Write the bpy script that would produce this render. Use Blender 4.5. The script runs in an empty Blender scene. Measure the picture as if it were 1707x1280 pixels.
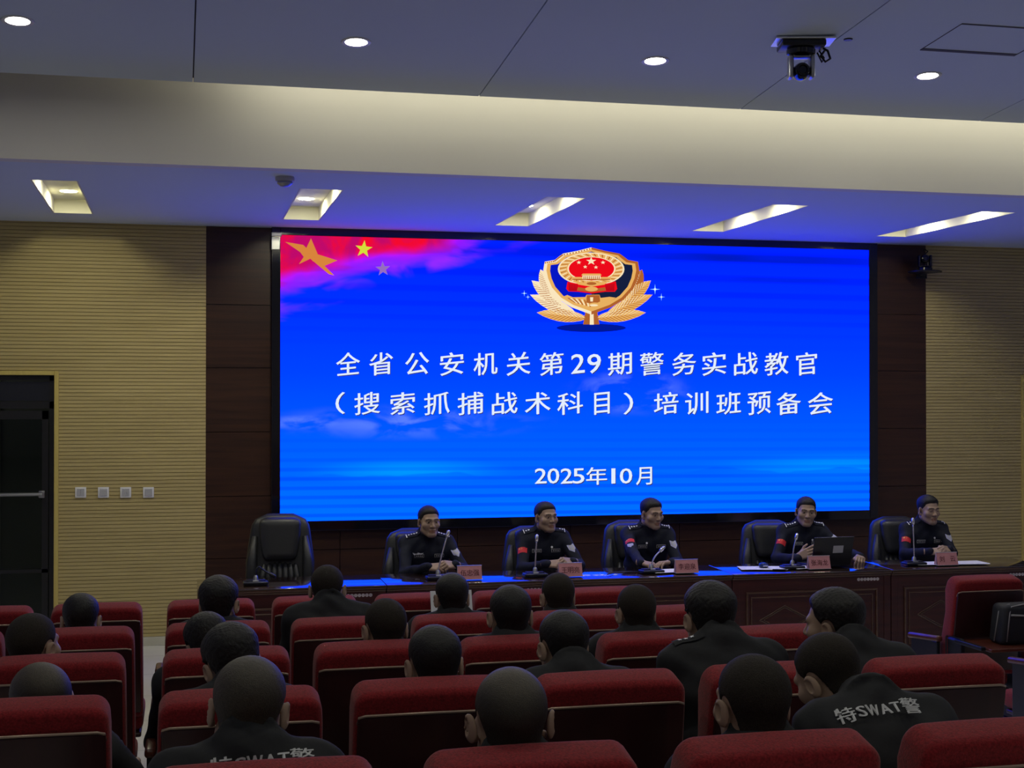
import bpy, bmesh, math, random
import numpy as np
from mathutils import Vector, Matrix, Euler
from mathutils.bvhtree import BVHTree

random.seed(7); np.random.seed(7)
SC = bpy.context.scene
COL = SC.collection

# ------------------------------------------------------------------ camera, world, exposure
CAM = Vector((0, 0, 2.11)); YAW = math.radians(13.2); F = 2367.0; PITCH = math.atan(23 / F)
cd = bpy.data.cameras.new('camera'); cd.sensor_width = 36; cd.lens = 36 * F / 1707; cd.clip_start = 0.05
cam = bpy.data.objects.new('camera', cd); COL.objects.link(cam)
cam.location = CAM; cam.rotation_euler = (math.pi / 2 + PITCH, 0, -YAW)
SC.camera = cam
w = bpy.data.worlds.new('world'); SC.world = w; w.use_nodes = True
w.node_tree.nodes['Background'].inputs[0].default_value = (0.5, 0.55, 0.7, 1)
w.node_tree.nodes['Background'].inputs[1].default_value = 0.05
vs = SC.view_settings
vs.view_transform = 'Standard'; vs.look = 'None'; vs.gamma = 1.0; vs.use_curve_mapping = False; vs.exposure = 0.0
SC.cycles.max_bounces = 8; SC.cycles.diffuse_bounces = 4; SC.cycles.glossy_bounces = 3
SC.cycles.sample_clamp_indirect = 6.0
P_RECESS, P_DOWN, P_REAR, P_COVE = 6.2, 6.6, 7.4, 1.9       # lamp watts
SCREEN_B, SCREEN_BLUE = 1.2, 2.9                                               # screen strength


def at(x, y, Y):
    """the point in the room at depth Y that photo pixel x, y shows"""
    u = (x - 853.5) / F; v = (663 - y) / F
    s, c = math.sin(YAW), math.cos(YAW)
    t = Y / (c - u * s)
    return Vector((t * (s + u * c), Y, CAM.z + t * v))


def floor_z(Y): return max(0.0, 0.0715 * (7.85 - Y))


# ------------------------------------------------------------------ materials
def srgb(r, g, b):
    f = lambda c: (c / 255) / 12.92 if c <= 10 else ((c / 255 + 0.055) / 1.055) ** 2.4
    return (f(r), f(g), f(b))


def mat(name, col, rough=0.6, metal=0.0, spec=0.5, noise=None, bump=None, tint=False, coat=0.0, sheen=0.0, grain=None):
    m = bpy.data.materials.new(name); m.use_nodes = True
    nt = m.node_tree; b = nt.nodes['Principled BSDF']
    b.inputs['Base Color'].default_value = (*col, 1); b.inputs['Roughness'].default_value = rough
    b.inputs['Metallic'].default_value = metal; b.inputs['Specular IOR Level'].default_value = spec
    b.inputs['Coat Weight'].default_value = coat; b.inputs['Coat Roughness'].default_value = 0.08
    b.inputs['Sheen Weight'].default_value = sheen
    tc = nt.nodes.new('ShaderNodeTexCoord')
    src = None
    if noise:                                                # (scale, darker factor)
        n = nt.nodes.new('ShaderNodeTexNoise'); n.inputs['Scale'].default_value = noise[0]; n.inputs['Detail'].default_value = 4
        nt.links.new(tc.outputs['Object'], n.inputs['Vector'])
        r = nt.nodes.new('ShaderNodeValToRGB'); r.color_ramp.elements[0].position = 0.3; r.color_ramp.elements[1].position = 0.7
        k = noise[1]
        r.color_ramp.elements[0].color = (col[0] * k, col[1] * k, col[2] * k, 1); r.color_ramp.elements[1].color = (*col, 1)
        nt.links.new(n.outputs['Fac'], r.inputs['Fac']); src = r.outputs['Color']
    if grain:                                                # wood grain: (stretch xyz, darker colour)
        mp = nt.nodes.new('ShaderNodeMapping'); mp.inputs['Scale'].default_value = grain[0]
        nt.links.new(tc.outputs['Object'], mp.inputs['Vector'])
        n = nt.nodes.new('ShaderNodeTexNoise'); n.inputs['Scale'].default_value = 1.0; n.inputs['Detail'].default_value = 6
        n.inputs['Distortion'].default_value = 0.6
        nt.links.new(mp.outputs['Vector'], n.inputs['Vector'])
        r = nt.nodes.new('ShaderNodeValToRGB'); r.color_ramp.elements[0].position = 0.32; r.color_ramp.elements[1].position = 0.68
        r.color_ramp.elements[0].color = (*grain[1], 1); r.color_ramp.elements[1].color = (*col, 1)
        nt.links.new(n.outputs['Fac'], r.inputs['Fac']); src = r.outputs['Color']
    if tint:
        a = nt.nodes.new('ShaderNodeAttribute'); a.attribute_name = 'tint'
        mx = nt.nodes.new('ShaderNodeMix'); mx.data_type = 'RGBA'; mx.blend_type = 'MULTIPLY'; mx.inputs['Factor'].default_value = 1
        if src: nt.links.new(src, mx.inputs['A'])
        else: mx.inputs['A'].default_value = (*col, 1)
        nt.links.new(a.outputs['Color'], mx.inputs['B']); src = mx.outputs['Result']
    if src: nt.links.new(src, b.inputs['Base Color'])
    if bump:                                                 # (scale, strength)
        n = nt.nodes.new('ShaderNodeTexNoise'); n.inputs['Scale'].default_value = bump[0]; n.inputs['Detail'].default_value = 3
        nt.links.new(tc.outputs['Object'], n.inputs['Vector'])
        bp = nt.nodes.new('ShaderNodeBump'); bp.inputs['Strength'].default_value = bump[1]; bp.inputs['Distance'].default_value = 0.004
        nt.links.new(n.outputs['Fac'], bp.inputs['Height']); nt.links.new(bp.outputs['Normal'], b.inputs['Normal'])
    return m


def emis(name, col, strength=1.0, light=False):
    m = bpy.data.materials.new(name); m.use_nodes = True
    nt = m.node_tree; nt.nodes.clear()
    o = nt.nodes.new('ShaderNodeOutputMaterial'); e = nt.nodes.new('ShaderNodeEmission')
    e.inputs[0].default_value = (*col, 1); e.inputs[1].default_value = strength
    nt.links.new(e.outputs[0], o.inputs[0])
    if not light: m.cycles.emission_sampling = 'NONE'
    return m


M = {}
M['paint'] = mat('white_paint', (0.70, 0.69, 0.66), 0.9, spec=0.2)
M['ceil'] = mat('ceiling_paint', (0.61, 0.70, 0.80), 0.9, spec=0.2)
M['slotpaint'] = mat('lamp_warmed_paint', (0.72, 0.70, 0.56), 0.85, spec=0.2)  # white housing paint with warm lamp light mixed into its colour
M['seam'] = mat('seam_dark', (0.10, 0.10, 0.12), 0.9)
M['slat'] = mat('slat_oak', (0.54, 0.44, 0.20), 0.6, spec=0.2, grain=((1.3, 2, 26), (0.455, 0.365, 0.16)))
M['slatback'] = mat('slat_groove', (0.25, 0.19, 0.08), 0.9)
M['yellowtrim'] = mat('yellow_trim', (0.62, 0.50, 0.15), 0.5, grain=((30, 30, 1.5), (0.55, 0.43, 0.12)))
M['darkwood'] = mat('dark_walnut', (0.050, 0.020, 0.010), 0.38, grain=((1.2, 5, 26), (0.026, 0.011, 0.007)), spec=0.4)
M['deskwood'] = mat('mahogany', (0.062, 0.014, 0.012), 0.35, grain=((2, 6, 30), (0.032, 0.007, 0.008)), spec=0.45)
M['desktop'] = mat('polished_desktop', (0.050, 0.028, 0.020), 0.09, grain=((1.5, 14, 10), (0.030, 0.016, 0.012)), spec=0.8, coat=1.0)
M['deskedge'] = mat('moulded_edge', (0.11, 0.055, 0.035), 0.22, spec=0.6, grain=((2, 20, 20), (0.07, 0.033, 0.02)))
M['black'] = mat('black_plastic', (0.010, 0.010, 0.012), 0.35)
M['blackgloss'] = mat('black_gloss', (0.006, 0.006, 0.008), 0.10, spec=0.6)
M['blackmetal'] = mat('black_metal', (0.03, 0.032, 0.045), 0.35, 0.6)
M['greymetal'] = mat('grey_metal', (0.35, 0.35, 0.36), 0.3, 0.9)
M['silver'] = mat('silver_metal', (0.75, 0.75, 0.74), 0.25, 0.9)
M['whiteplastic'] = mat('white_plastic', (0.78, 0.78, 0.80), 0.35)
M['socketgrey'] = mat('socket_grey', (0.45, 0.45, 0.48), 0.5)
M['baseboard'] = mat('baseboard_stone', (0.62, 0.60, 0.50), 0.3, noise=(6, 0.85))
M['corridor'] = mat('corridor_dark', (0.06, 0.06, 0.056), 0.7)
M['corridorwall'] = mat('corridor_wall', (0.30, 0.28, 0.20), 0.8)
M['red'] = mat('red_velvet', (0.29, 0.014, 0.019), 0.85, spec=0.2, noise=(170, 0.45), bump=(260, 0.4), sheen=0.15)
M['backwood'] = mat('seat_back_wood', (0.040, 0.009, 0.010), 0.30, grain=((9, 4, 1.2), (0.022, 0.005, 0.006)), spec=0.5)
M['lip'] = mat('panel_lip', (0.36, 0.26, 0.20), 0.28, 0.35)
M['armwood'] = mat('armrest_wood', (0.12, 0.032, 0.018), 0.32, grain=((20, 2, 20), (0.07, 0.016, 0.010)), spec=0.5)
M['leather'] = mat('black_leather', (0.016, 0.017, 0.019), 0.42, spec=0.5, bump=(160, 0.2))
M['leatherpad'] = mat('black_leather_pad', (0.019, 0.020, 0.022), 0.38, spec=0.5, bump=(160, 0.2))
M['bagcloth'] = mat('navy_bag_cloth', (0.008, 0.010, 0.018), 0.7, bump=(300, 0.3))
M['piping'] = mat('grey_piping', (0.30, 0.30, 0.32), 0.5)
M['paper'] = mat('white_paper', (0.80, 0.80, 0.82), 0.7)
M['pink'] = mat('pink_card', (0.62, 0.27, 0.29), 0.7, noise=(60, 0.93))
M['ink'] = mat('dark_red_ink', (0.10, 0.010, 0.016), 0.7)
M['clear'] = mat('clear_acrylic_edge', (0.55, 0.50, 0.55), 0.15)
M['skin'] = mat('skin', (0.38, 0.26, 0.185), 0.52, spec=0.35, tint=True, noise=(30, 0.93))
M['hair'] = mat('black_hair', (0.012, 0.011, 0.011), 0.55, spec=0.35, noise=(140, 0.55), bump=(240, 0.45))
M['buzz'] = mat('cropped_hair', (0.034, 0.027, 0.021), 0.75, spec=0.2, noise=(330, 0.42), bump=(420, 0.6))
M['greybuzz'] = mat('thin_grey_brown_hair', (0.066, 0.053, 0.036), 0.5, spec=0.4, noise=(330, 0.4), bump=(420, 0.5))
M['crown'] = mat('sparse_lit_hair', (0.082, 0.066, 0.045), 0.5, spec=0.4, noise=(330, 0.4), bump=(420, 0.5), tint=True)  # tint carries both thin growth and painted light from above
M['jacket'] = mat('black_jacket', (0.020, 0.021, 0.024), 0.8, spec=0.25, bump=(26, 0.5))
M['navy'] = mat('navy_uniform', (0.010, 0.012, 0.024), 0.78, spec=0.25, bump=(30, 0.5))
M['trousers'] = mat('dark_trousers', (0.009, 0.010, 0.015), 0.85)
M['shoe'] = mat('black_shoe', (0.008, 0.008, 0.008), 0.35)
M['patchgrey'] = mat('reflective_lettering', (0.55, 0.56, 0.58), 0.5)
M['patchred'] = mat('red_flag_patch', (0.62, 0.02, 0.03), 0.7)
M['patchyellow'] = mat('yellow_thread', (0.75, 0.55, 0.08), 0.7)
M['patchlilac'] = mat('lilac_badge', (0.42, 0.42, 0.66), 0.6)
M['patchwhite'] = mat('white_insignia', (0.85, 0.85, 0.88), 0.5)
M['lens'] = emis('lamp_lens', (1.0, 0.97, 0.80), 22.0)
M['lens_recess'] = emis('slot_lamp_lens', (1.0, 0.97, 0.66), 42.0, True)
M['lens_soft'] = emis('recess_lamp_lens', (1.0, 0.96, 0.78), 14.0)


# floor tile: cream stone with thin joints
def make_floor_mat():
    m = mat('cream_floor_tile', (0.66, 0.65, 0.60), 0.22, noise=(2.5, 0.9), spec=0.5)
    nt = m.node_tree; b = nt.nodes['Principled BSDF']
    tc = nt.nodes.new('ShaderNodeTexCoord'); br = nt.nodes.new('ShaderNodeTexBrick')
    br.offset = 0; br.inputs['Scale'].default_value = 1; br.inputs['Brick Width'].default_value = 0.8; br.inputs['Row Height'].default_value = 0.8
    br.inputs['Mortar Size'].default_value = 0.003
    br.inputs['Color1'].default_value = (1, 1, 1, 1); br.inputs['Color2'].default_value = (0.96, 0.96, 0.95, 1); br.inputs['Mortar'].default_value = (0.4, 0.39, 0.36, 1)
    nt.links.new(tc.outputs['Object'], br.inputs['Vector'])
    mx = nt.nodes.new('ShaderNodeMix'); mx.data_type = 'RGBA'; mx.blend_type = 'MULTIPLY'; mx.inputs['Factor'].default_value = 1
    nt.links.new(b.inputs['Base Color'].links[0].from_socket, mx.inputs['A']); nt.links.new(br.outputs['Color'], mx.inputs['B'])
    nt.links.new(mx.outputs['Result'], b.inputs['Base Color'])
    return m


M['floor'] = make_floor_mat()


# ------------------------------------------------------------------ mesh helpers
class MB:
    """collects shapes in a bmesh and links them as one mesh object"""

    def __init__(s): s.bm = bmesh.new(); s.mi = 0

    def _new(s, fn):
        before = set(s.bm.faces); r = fn()
        for f in s.bm.faces:
            if f not in before: f.material_index = s.mi
        return r

    def box(s, x0, x1, y0, y1, z0, z1, bev=0, seg=2, M4=None):
        def fn():
            vs = bmesh.ops.create_cube(s.bm, size=1)['verts']
            for v in vs:
                v.co = Vector(((x0 + x1) / 2 + v.co.x * (x1 - x0), (y0 + y1) / 2 + v.co.y * (y1 - y0), (z0 + z1) / 2 + v.co.z * (z1 - z0)))
            if bev > 0:
                ed = list({e for v in vs for e in v.link_edges})
                r = bmesh.ops.bevel(s.bm, geom=ed, offset=bev, segments=seg, affect='EDGES', profile=0.5)
                vs = list({v for f in r['faces'] for v in f.verts} | {v for v in vs if v.is_valid})
            if M4:
                for v in vs: v.co = M4 @ v.co
            return vs
        return s._new(fn)

    def ring(s, pts_list, close_ends=True, loop=False):
        """loft through rings of equal point count"""
        def fn():
            R = [[s.bm.verts.new(p) for p in ring] for ring in pts_list]
            n = len(R[0])
            pairs = list(zip(R[:-1], R[1:])) + ([(R[-1], R[0])] if loop else [])
            for a, b in pairs:
                for i in range(n):
                    s.bm.faces.new((a[i], a[(i + 1) % n], b[(i + 1) % n], b[i]))
            if close_ends and not loop:
                s.bm.faces.new(R[0][::-1]); s.bm.faces.new(R[-1])
            return [v for r in R for v in r]
        return s._new(fn)

    def tube(s, path, r, n=10, close=False):
        path = [Vector(p) for p in path]; rad = r if isinstance(r, (list, tuple)) else [r] * len(path)
        rings = []; prev = None
        for i, p in enumerate(path):
            if close: t = path[(i + 1) % len(path)] - path[i - 1]
            else: t = (path[min(i + 1, len(path) - 1)] - path[max(i - 1, 0)])
            t.normalize()
            if prev is None:
                a = Vector((0, 0, 1)) if abs(t.z) < 0.9 else Vector((1, 0, 0)); x = t.cross(a).normalized()
            else: x = (prev - t * prev.dot(t)).normalized()
            prev = x; y = t.cross(x)
            rings.append([p + (x * math.cos(k * 2 * math.pi / n) + y * math.sin(k * 2 * math.pi / n)) * rad[i] for k in range(n)])
        return s.ring(rings, not close, close)

    def lathe(s, prof, c=(0, 0, 0), n=20, axis='z'):
        rings = []
        for (r, h) in prof:
            ring = []
            for k in range(n):
                a = k * 2 * math.pi / n; ca, sa = math.cos(a) * r, math.sin(a) * r
                p = {'z': (ca, sa, h), 'y': (ca, h, -sa), 'x': (h, ca, sa)}[axis]
                ring.append(Vector(c) + Vector(p))
            rings.append(ring)
        return s.ring(rings)

    def poly(s, pts, th=None):
        """polygon, or prism when th (a vector) is given"""
        def fn():
            a = [s.bm.verts.new(p) for p in pts]
            if th is None: s.bm.faces.new(a); return a
            b = [s.bm.verts.new(Vector(p) + Vector(th)) for p in pts]
            n = len(a)
            s.bm.faces.new(a[::-1]); s.bm.faces.new(b)
            for i in range(n): s.bm.faces.new((a[i], a[(i + 1) % n], b[(i + 1) % n], b[i]))
            return a + b
        return s._new(fn)

    def build(s, name, mats, parent=None, smooth=False, recalc=True, loc=None):
        if recalc: bmesh.ops.recalc_face_normals(s.bm, faces=s.bm.faces)
        me = bpy.data.meshes.new(name); s.bm.to_mesh(me); s.bm.free()
        for m in (mats if isinstance(mats, (list, tuple)) else [mats]): me.materials.append(m)
        return link(name, me, parent, smooth, loc)


def link(name, me, parent=None, smooth=False, loc=None):
    if smooth:
        me.polygons.foreach_set('use_smooth', [True] * len(me.polygons))
        if smooth == 'auto': me.set_sharp_from_angle(angle=math.radians(35))
    o = bpy.data.objects.new(name, me); COL.objects.link(o)
    if parent is not None: o.parent = parent
    if loc is not None: o.location = loc
    return o


def tag(o, label, cat, group=None):
    o['label'] = label; o['category'] = cat
    if group: o['group'] = group
    return o


def thing(name, label, cat, loc=(0, 0, 0), rz=0.0, group=None):
    o = bpy.data.objects.new(name, None); o.empty_display_size = 0.1; COL.objects.link(o)
    o.location = loc; o.rotation_euler = (0, 0, rz)
    return tag(o, label, cat, group)


def struct(o): o['kind'] = 'structure'; return o


def dup(root, loc, rz, label, group=None):
    r = root.copy(); COL.objects.link(r); r.location = loc; r.rotation_euler = (0, 0, rz); r['label'] = label
    if group: r['group'] = group
    for ch in list(root.children):
        c = ch.copy(); COL.objects.link(c); c.parent = r
        for g in list(ch.children):
            d = g.copy(); COL.objects.link(d); d.parent = c
    return r


def lamp(name, kind, watts, col, parent, loc, rot=(0, 0, 0), size=0.12, size_y=None, spread=None):
    l = bpy.data.lights.new(name, kind); l.energy = watts; l.color = col
    if kind == 'AREA':
        l.shape = 'RECTANGLE' if size_y else 'DISK'; l.size = size
        if size_y: l.size_y = size_y
        if spread: l.spread = math.radians(spread)
    o = bpy.data.objects.new(name, l); COL.objects.link(o); o.parent = parent; o.location = loc; o.rotation_euler = rot
    return o


def text_mesh(body, size=1.0):
    """flat mesh of the writing, x right, y up, lower corner at 0,0"""
    c = bpy.data.curves.new('writing', 'FONT'); c.body = body; c.size = size; c.resolution_u = 3
    o = bpy.data.objects.new('writing', c); COL.objects.link(o)
    dg = bpy.context.evaluated_depsgraph_get(); dg.update()
    me = bpy.data.meshes.new_from_object(o.evaluated_get(dg))
    V = np.array([v.co[:] for v in me.vertices]); T = []
    for p in me.polygons: T.append(tuple(p.vertices))
    bpy.data.objects.remove(o); bpy.data.curves.remove(c); bpy.data.meshes.remove(me)
    V = V[:, :2] - V[:, :2].min(0)
    return V, T


# ================================================================== THE ROOM
WY = 12.5                      # plane of the screen wall
LC = 3.59                      # lower ceiling
X0, X1, YB = -3.6, 9.9, -5.0
DOORL = (-2.7, -1.02); DOORR = (8.13, 9.6); DH = 2.30

m = MB()
m.poly([(X0, 14.5, 0), (X1, 14.5, 0), (X1, 7.85, 0), (X0, 7.85, 0)])
m.poly([(X0, 7.85, 0), (X1, 7.85, 0), (X1, YB, floor_z(YB)), (X0, YB, floor_z(YB))])
m.poly([(X0, 14.5, -0.1), (X1, 14.5, -0.1), (X1, YB, -0.1), (X0, YB, -0.1)])
struct(m.build('floor', M['floor']))


def slat_wall(name, rects):
    m = MB(); pitch = 0.0310
    for (a, b, z0, z1) in rects:
        m.mi = 1; m.box(a, b, WY + 0.007, WY + 0.10, z0, z1)
        m.mi = 0; k = 0
        while True:
            z = 0.075 + k * pitch; k += 1
            lo, hi = max(z + 0.002, z0), min(z + pitch - 0.0025, z1)
            if z > z1: break
            if hi - lo > 0.004: m.box(a, b, WY, WY + 0.009, lo, hi)
    return struct(m.build(name, [M['slat'], M['slatback']]))


PX0, PX1 = 0.225, 7.06
slat_wall('wall_front_door_side', [(X0, DOORL[0] - 0.05, 0, LC), (DOORL[0] - 0.05, DOORL[1] + 0.035, DH + 0.035, LC), (DOORL[1] + 0.035, PX0, 0, LC)])
slat_wall('wall_front_aisle_side', [(PX1, DOORR[0] - 0.035, 0, LC), (DOORR[0] - 0.035, DOORR[1] + 0.05, DH + 0.035, LC), (DOORR[1] + 0.05, X1, 0, LC)])
for nm, a, b in (('baseboard_front_door_side', DOORL[1] + 0.035, PX0), ('baseboard_front_aisle_side', PX1, DOORR[0] - 0.035)):
    m = MB(); m.box(a, b, WY - 0.016, WY, 0, 0.075, 0.003); struct(m.build(nm, M['baseboard']))

# dark walnut cladding round the screen: panels with open joints
SL, SR = at(466.5, 600, WY).x, at(1445, 600, WY).x
ST, SB = at(950, 405, WY).z, at(950, 857, WY).z
SB = CAM.z - 0.0858 * WY; ST = CAM.z + 0.1131 * WY
FR = 0.15
m = MB(); m.mi = 1; m.box(PX0, PX1, WY + 0.02, WY + 0.10, 0, LC); m.mi = 0
zs = [0.0]; z = at(400, 930, WY).z
seams = [at(400, y, WY).z for y in (930, 827, 720, 613, 508)]
zz = [0.0, seams[0] - 0.55] + seams + [LC]
for a, b in zip(zz[:-1], zz[1:]):
    if b - a > 0.05:
        m.box(PX0, SL - 0.07, WY, WY + 0.03, a + 0.003, b - 0.003)
        m.box(SR + 0.10, PX1, WY, WY + 0.03, a + 0.003, b - 0.003)
xj = [SL - 0.07] + [at(567, 900, WY).x + 1.05 * k for k in range(0, 6)]
xj = [x for x in xj if x < SR] + [SR + 0.10]
for a, b in zip(xj[:-1], xj[1:]):
    for c, d in ((0.0, 0.28), (0.28, 0.78), (0.78, SB - 0.07)):
        m.box(a + 0.003, b - 0.003, WY, WY + 0.03, c + 0.003, d - 0.003)
m.box(SL - 0.07, SR + 0.10, WY, WY + 0.03, ST + 0.06, LC)
struct(m.build('wall_front_cladding', [M['darkwood'], M['black']]))

# side and rear walls
for nm, bx in (('wall_left', (X0 - 0.12, X0, YB, 14.5)), ('wall_right', (X1, X1 + 0.12, YB, 14.5)), ('wall_back', (X0 - 0.12, X1 + 0.12, YB - 0.12, YB))):
    m = MB(); m.box(bx[0], bx[1], bx[2], bx[3], 0, 5.6); struct(m.build(nm, M['paint']))

# doors: dark glazed doors in yellow wood frames, corridor behind


def doorway(n, a, b, s):
    m = MB(); t = 0.035
    for (x0, x1, z0, z1) in ((a - t, a, 0, DH + t), (b, b + t, 0, DH + t), (a, b, DH, DH + t)):
        m.box(x0, x1, WY - 0.02, WY + 0.16, z0, z1, 0.004)
    struct(m.build('trim_%d' % n, M['yellowtrim']))
    # corridor box
    m = MB()
    m.box(a - 0.5, b + 0.5, 14.2, 14.3, 0, 2.9); m.box(a - 0.5, a - 0.4, WY + 0.16, 14.2, 0, 2.9); m.box(b + 0.4, b + 0.5, WY + 0.16, 14.2, 0, 2.9)
    m.box(a - 0.5, b + 0.5, WY + 0.16, 14.3, 2.9, 3.0)
    struct(m.build('wall_corridor_%d' % n, M['corridor']))
    m = MB(); f = 0.055; y0, y1 = WY + 0.03, WY + 0.075
    d = bpy.data.objects.new('door_%d' % n, None); COL.objects.link(d); d.location = ((a + b) / 2, WY, 0); d['kind'] = 'structure'
    cx = (a + b) / 2
    L = lambda x: x - cx
    m.box(L(a), L(a) + 0.03, y0 - WY, y1 - WY, 0, DH); m.box(L(b) - 0.04, L(b), y0 - WY, y1 - WY, 0, DH)
    m.box(L(a), L(b), y0 - WY, y1 - WY, DH - 0.045, DH); m.box(L(a), L(b), y0 - WY, y1 - WY, 2.02, 2.08)
    struct(m.build('frame', M['black'], d))
    m = MB()
    m.box(L(a) + 0.03, L(b) - 0.04, 0.04, 0.06, 2.085, 2.245)
    struct(m.build('transom', M['blackmetal'], d))
    leaf = MB()
    xs = [a + 0.035, (a + b) / 2 + 0.0, b - 0.045]
    for x0, x1 in zip(xs[:-1], xs[1:]):
        for (p, q, r, t2) in ((L(x0) + 0.004, L(x0) + f, 0.01, 2.0), (L(x1) - f, L(x1) - 0.004, 0.01, 2.0), (L(x0), L(x1), 0.01, 0.13), (L(x0), L(x1), 1.93, 2.0), (L(x0), L(x1), 0.64, 0.67)):
            leaf.box(p, q, 0.035, 0.07, r, t2)
    struct(leaf.build('leaf', M['black'], d))
    g = MB()
    for x0, x1 in zip(xs[:-1], xs[1:]): g.box(L(x0) + f, L(x1) - f, 0.048, 0.056, 0.12, 1.94)
    struct(g.build('glass', M['doorglass'], d))
    h = MB()
    for x0, x1 in zip(xs[:-1], xs[1:]):
        h.tube([(L(x0) + 0.05, 0.015, 1.30), (L(x1) - 0.05, 0.015, 1.30)], 0.017, 10)
        h.box(L(x0) + 0.03, L(x0) + 0.08, 0.005, 0.045, 1.27, 1.33, 0.006); h.box(L(x1) - 0.08, L(x1) - 0.03, 0.005, 0.045, 1.27, 1.33, 0.006)
    struct(h.build('push_bar', M['greymetal'], d, 'auto'))
    # lighter strip of corridor wall and a distant window frame seen through the glass
    c = MB()
    c.box(a + 0.2, b - s * 0.0 - 0.62, 14.12, 14.18, 0, 2.6)
    d2 = struct(c.build('trim_corridor_%d' % n, M['corridorwall']))
    lamp('corridor_fill', 'AREA', 2.2, (0.9, 1, 0.8), d2, ((a + b) / 2, 13.4, 2.85), size=0.5)  # unseen lamp, added to lift the dark corridor


g = bpy.data.materials.new('dark_glass'); g.use_nodes = True
nt = g.node_tree; nt.nodes.clear()
o_ = nt.nodes.new('ShaderNodeOutputMaterial'); mx_ = nt.nodes.new('ShaderNodeMixShader'); tr_ = nt.nodes.new('ShaderNodeBsdfTransparent')
gl_ = nt.nodes.new('ShaderNodeBsdfGlossy'); gl_.inputs['Roughness'].default_value = 0.03; gl_.inputs['Color'].default_value = (0.6, 0.65, 0.6, 1)
tr_.inputs[0].default_value = (0.62, 0.66, 0.62, 1); fr_ = nt.nodes.new('ShaderNodeFresnel'); fr_.inputs[0].default_value = 1.5
nt.links.new(fr_.outputs[0], mx_.inputs[0]); nt.links.new(tr_.outputs[0], mx_.inputs[1]); nt.links.new(gl_.outputs[0], mx_.inputs[2]); nt.links.new(mx_.outputs[0], o_.inputs[0])
M['doorglass'] = g
doorway(1, *DOORL, 1); doorway(2, *DOORR, -1)

# ---- lower ceiling with five slots, beam, cove, sloping upper ceiling
SLOT_X = [-0.83, 0.985, 2.785, 4.575, 6.36]; SW = 0.145; SY0, SY1 = 10.12, 11.88; BY = 9.25
m = MB()
xs = [X0]
for x in SLOT_X: xs += [x - SW - 0.013, x + SW + 0.013]
xs.append(X1)
for i in range(0, len(xs), 2): m.box(xs[i], xs[i + 1], SY0 - 0.013, SY1 + 0.013, LC, LC + 0.03)
m.box(X0, X1, BY + 0.12, SY0 - 0.013, LC, LC + 0.03); m.box(X0, X1, SY1 + 0.013, WY + 0.12, LC, LC + 0.03)
m.box(X0, X1, BY + 0.06, 14.5, LC + 0.2, LC + 0.25)
struct(m.build('ceiling_lower', M['ceil']))
m = MB(); m.box(X0, X1, BY, BY + 0.12, LC, 4.62); struct(m.build('ceiling_beam', M['paint']))
EY = 8.88; EZ = CAM.z + 1.93; SLP = 0.0815
uz = lambda Y: EZ + SLP * (EY - Y)
m = MB()
sx = [0.08 + 1.785 * k for k in range(-2, 6)]
ed = [X0] + [x for x in sx if X0 < x < X1] + [X1]
for a, b in zip(ed[:-1], ed[1:]):
    for y0, y1 in ((YB, 2.0), (2.0, EY)):
        A = [(a + 0.004, y0, uz(y0)), (b - 0.004, y0, uz(y0)), (b - 0.004, y1, uz(y1)), (a + 0.004, y1, uz(y1))]
        m.poly(A, (0, 0, 0.05))
m.mi = 1
m.poly([(X0, YB, uz(YB) + 0.02), (X1, YB, uz(YB) + 0.02), (X1, EY - 0.02, uz(EY) + 0.022), (X0, EY - 0.02, uz(EY) + 0.022)], (0, 0, 0.06))
struct(m.build('ceiling_upper', [M['ceil'], M['seam']]))
m = MB(); m.box(X0, X1, EY - 0.6, BY + 0.1, 4.62, 4.68); m.box(X0, X1, EY - 0.6, EY - 0.5, uz(EY - 0.5) + 0.05, 4.62); struct(m.build('ceiling_cove', M['paint']))

# recessed slot lights
for i, x in enumerate(SLOT_X):
    t = thing('recessed_light', ['long white recessed ceiling slot light above the slatted wall by the glazed door', 'white recessed ceiling slot light above the flag corner of the screen',
                                 'white recessed ceiling slot light just before the screen emblem', 'white recessed ceiling slot light over the speaker with the laptop',
                                 'white recessed ceiling slot light above the aisle-side end of the screen'][i], 'ceiling light', (x, (SY0 + SY1) / 2, LC), 0, 'slot lights in the lower ceiling')
    h = (SY1 - SY0) / 2; hz = 0.11
    m = MB()
    m.box(-SW - 0.012, -SW, -h, h, 0, hz); m.box(SW, SW + 0.012, -h, h, 0, hz)
    m.box(-SW - 0.012, SW + 0.012, -h - 0.012, -h, 0, hz); m.box(-SW - 0.012, SW + 0.012, h, h + 0.012, 0, hz)
    m.box(-SW - 0.012, SW + 0.012, -h - 0.012, h + 0.012, hz, hz + 0.012)
    m.build('housing', M['slotpaint'], t)
    for y in (-0.42, 0.40):
        d = MB(); d.lathe([(0.062, hz - 0.004), (0.062, hz)], (0, y, 0), 24); ob = d.build('lens', M['lens_recess'], t)
        lamp('lamp', 'AREA', P_RECESS, (1, 0.96, 0.70), t, (0, y, hz - 0.012), size=0.12)

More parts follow.
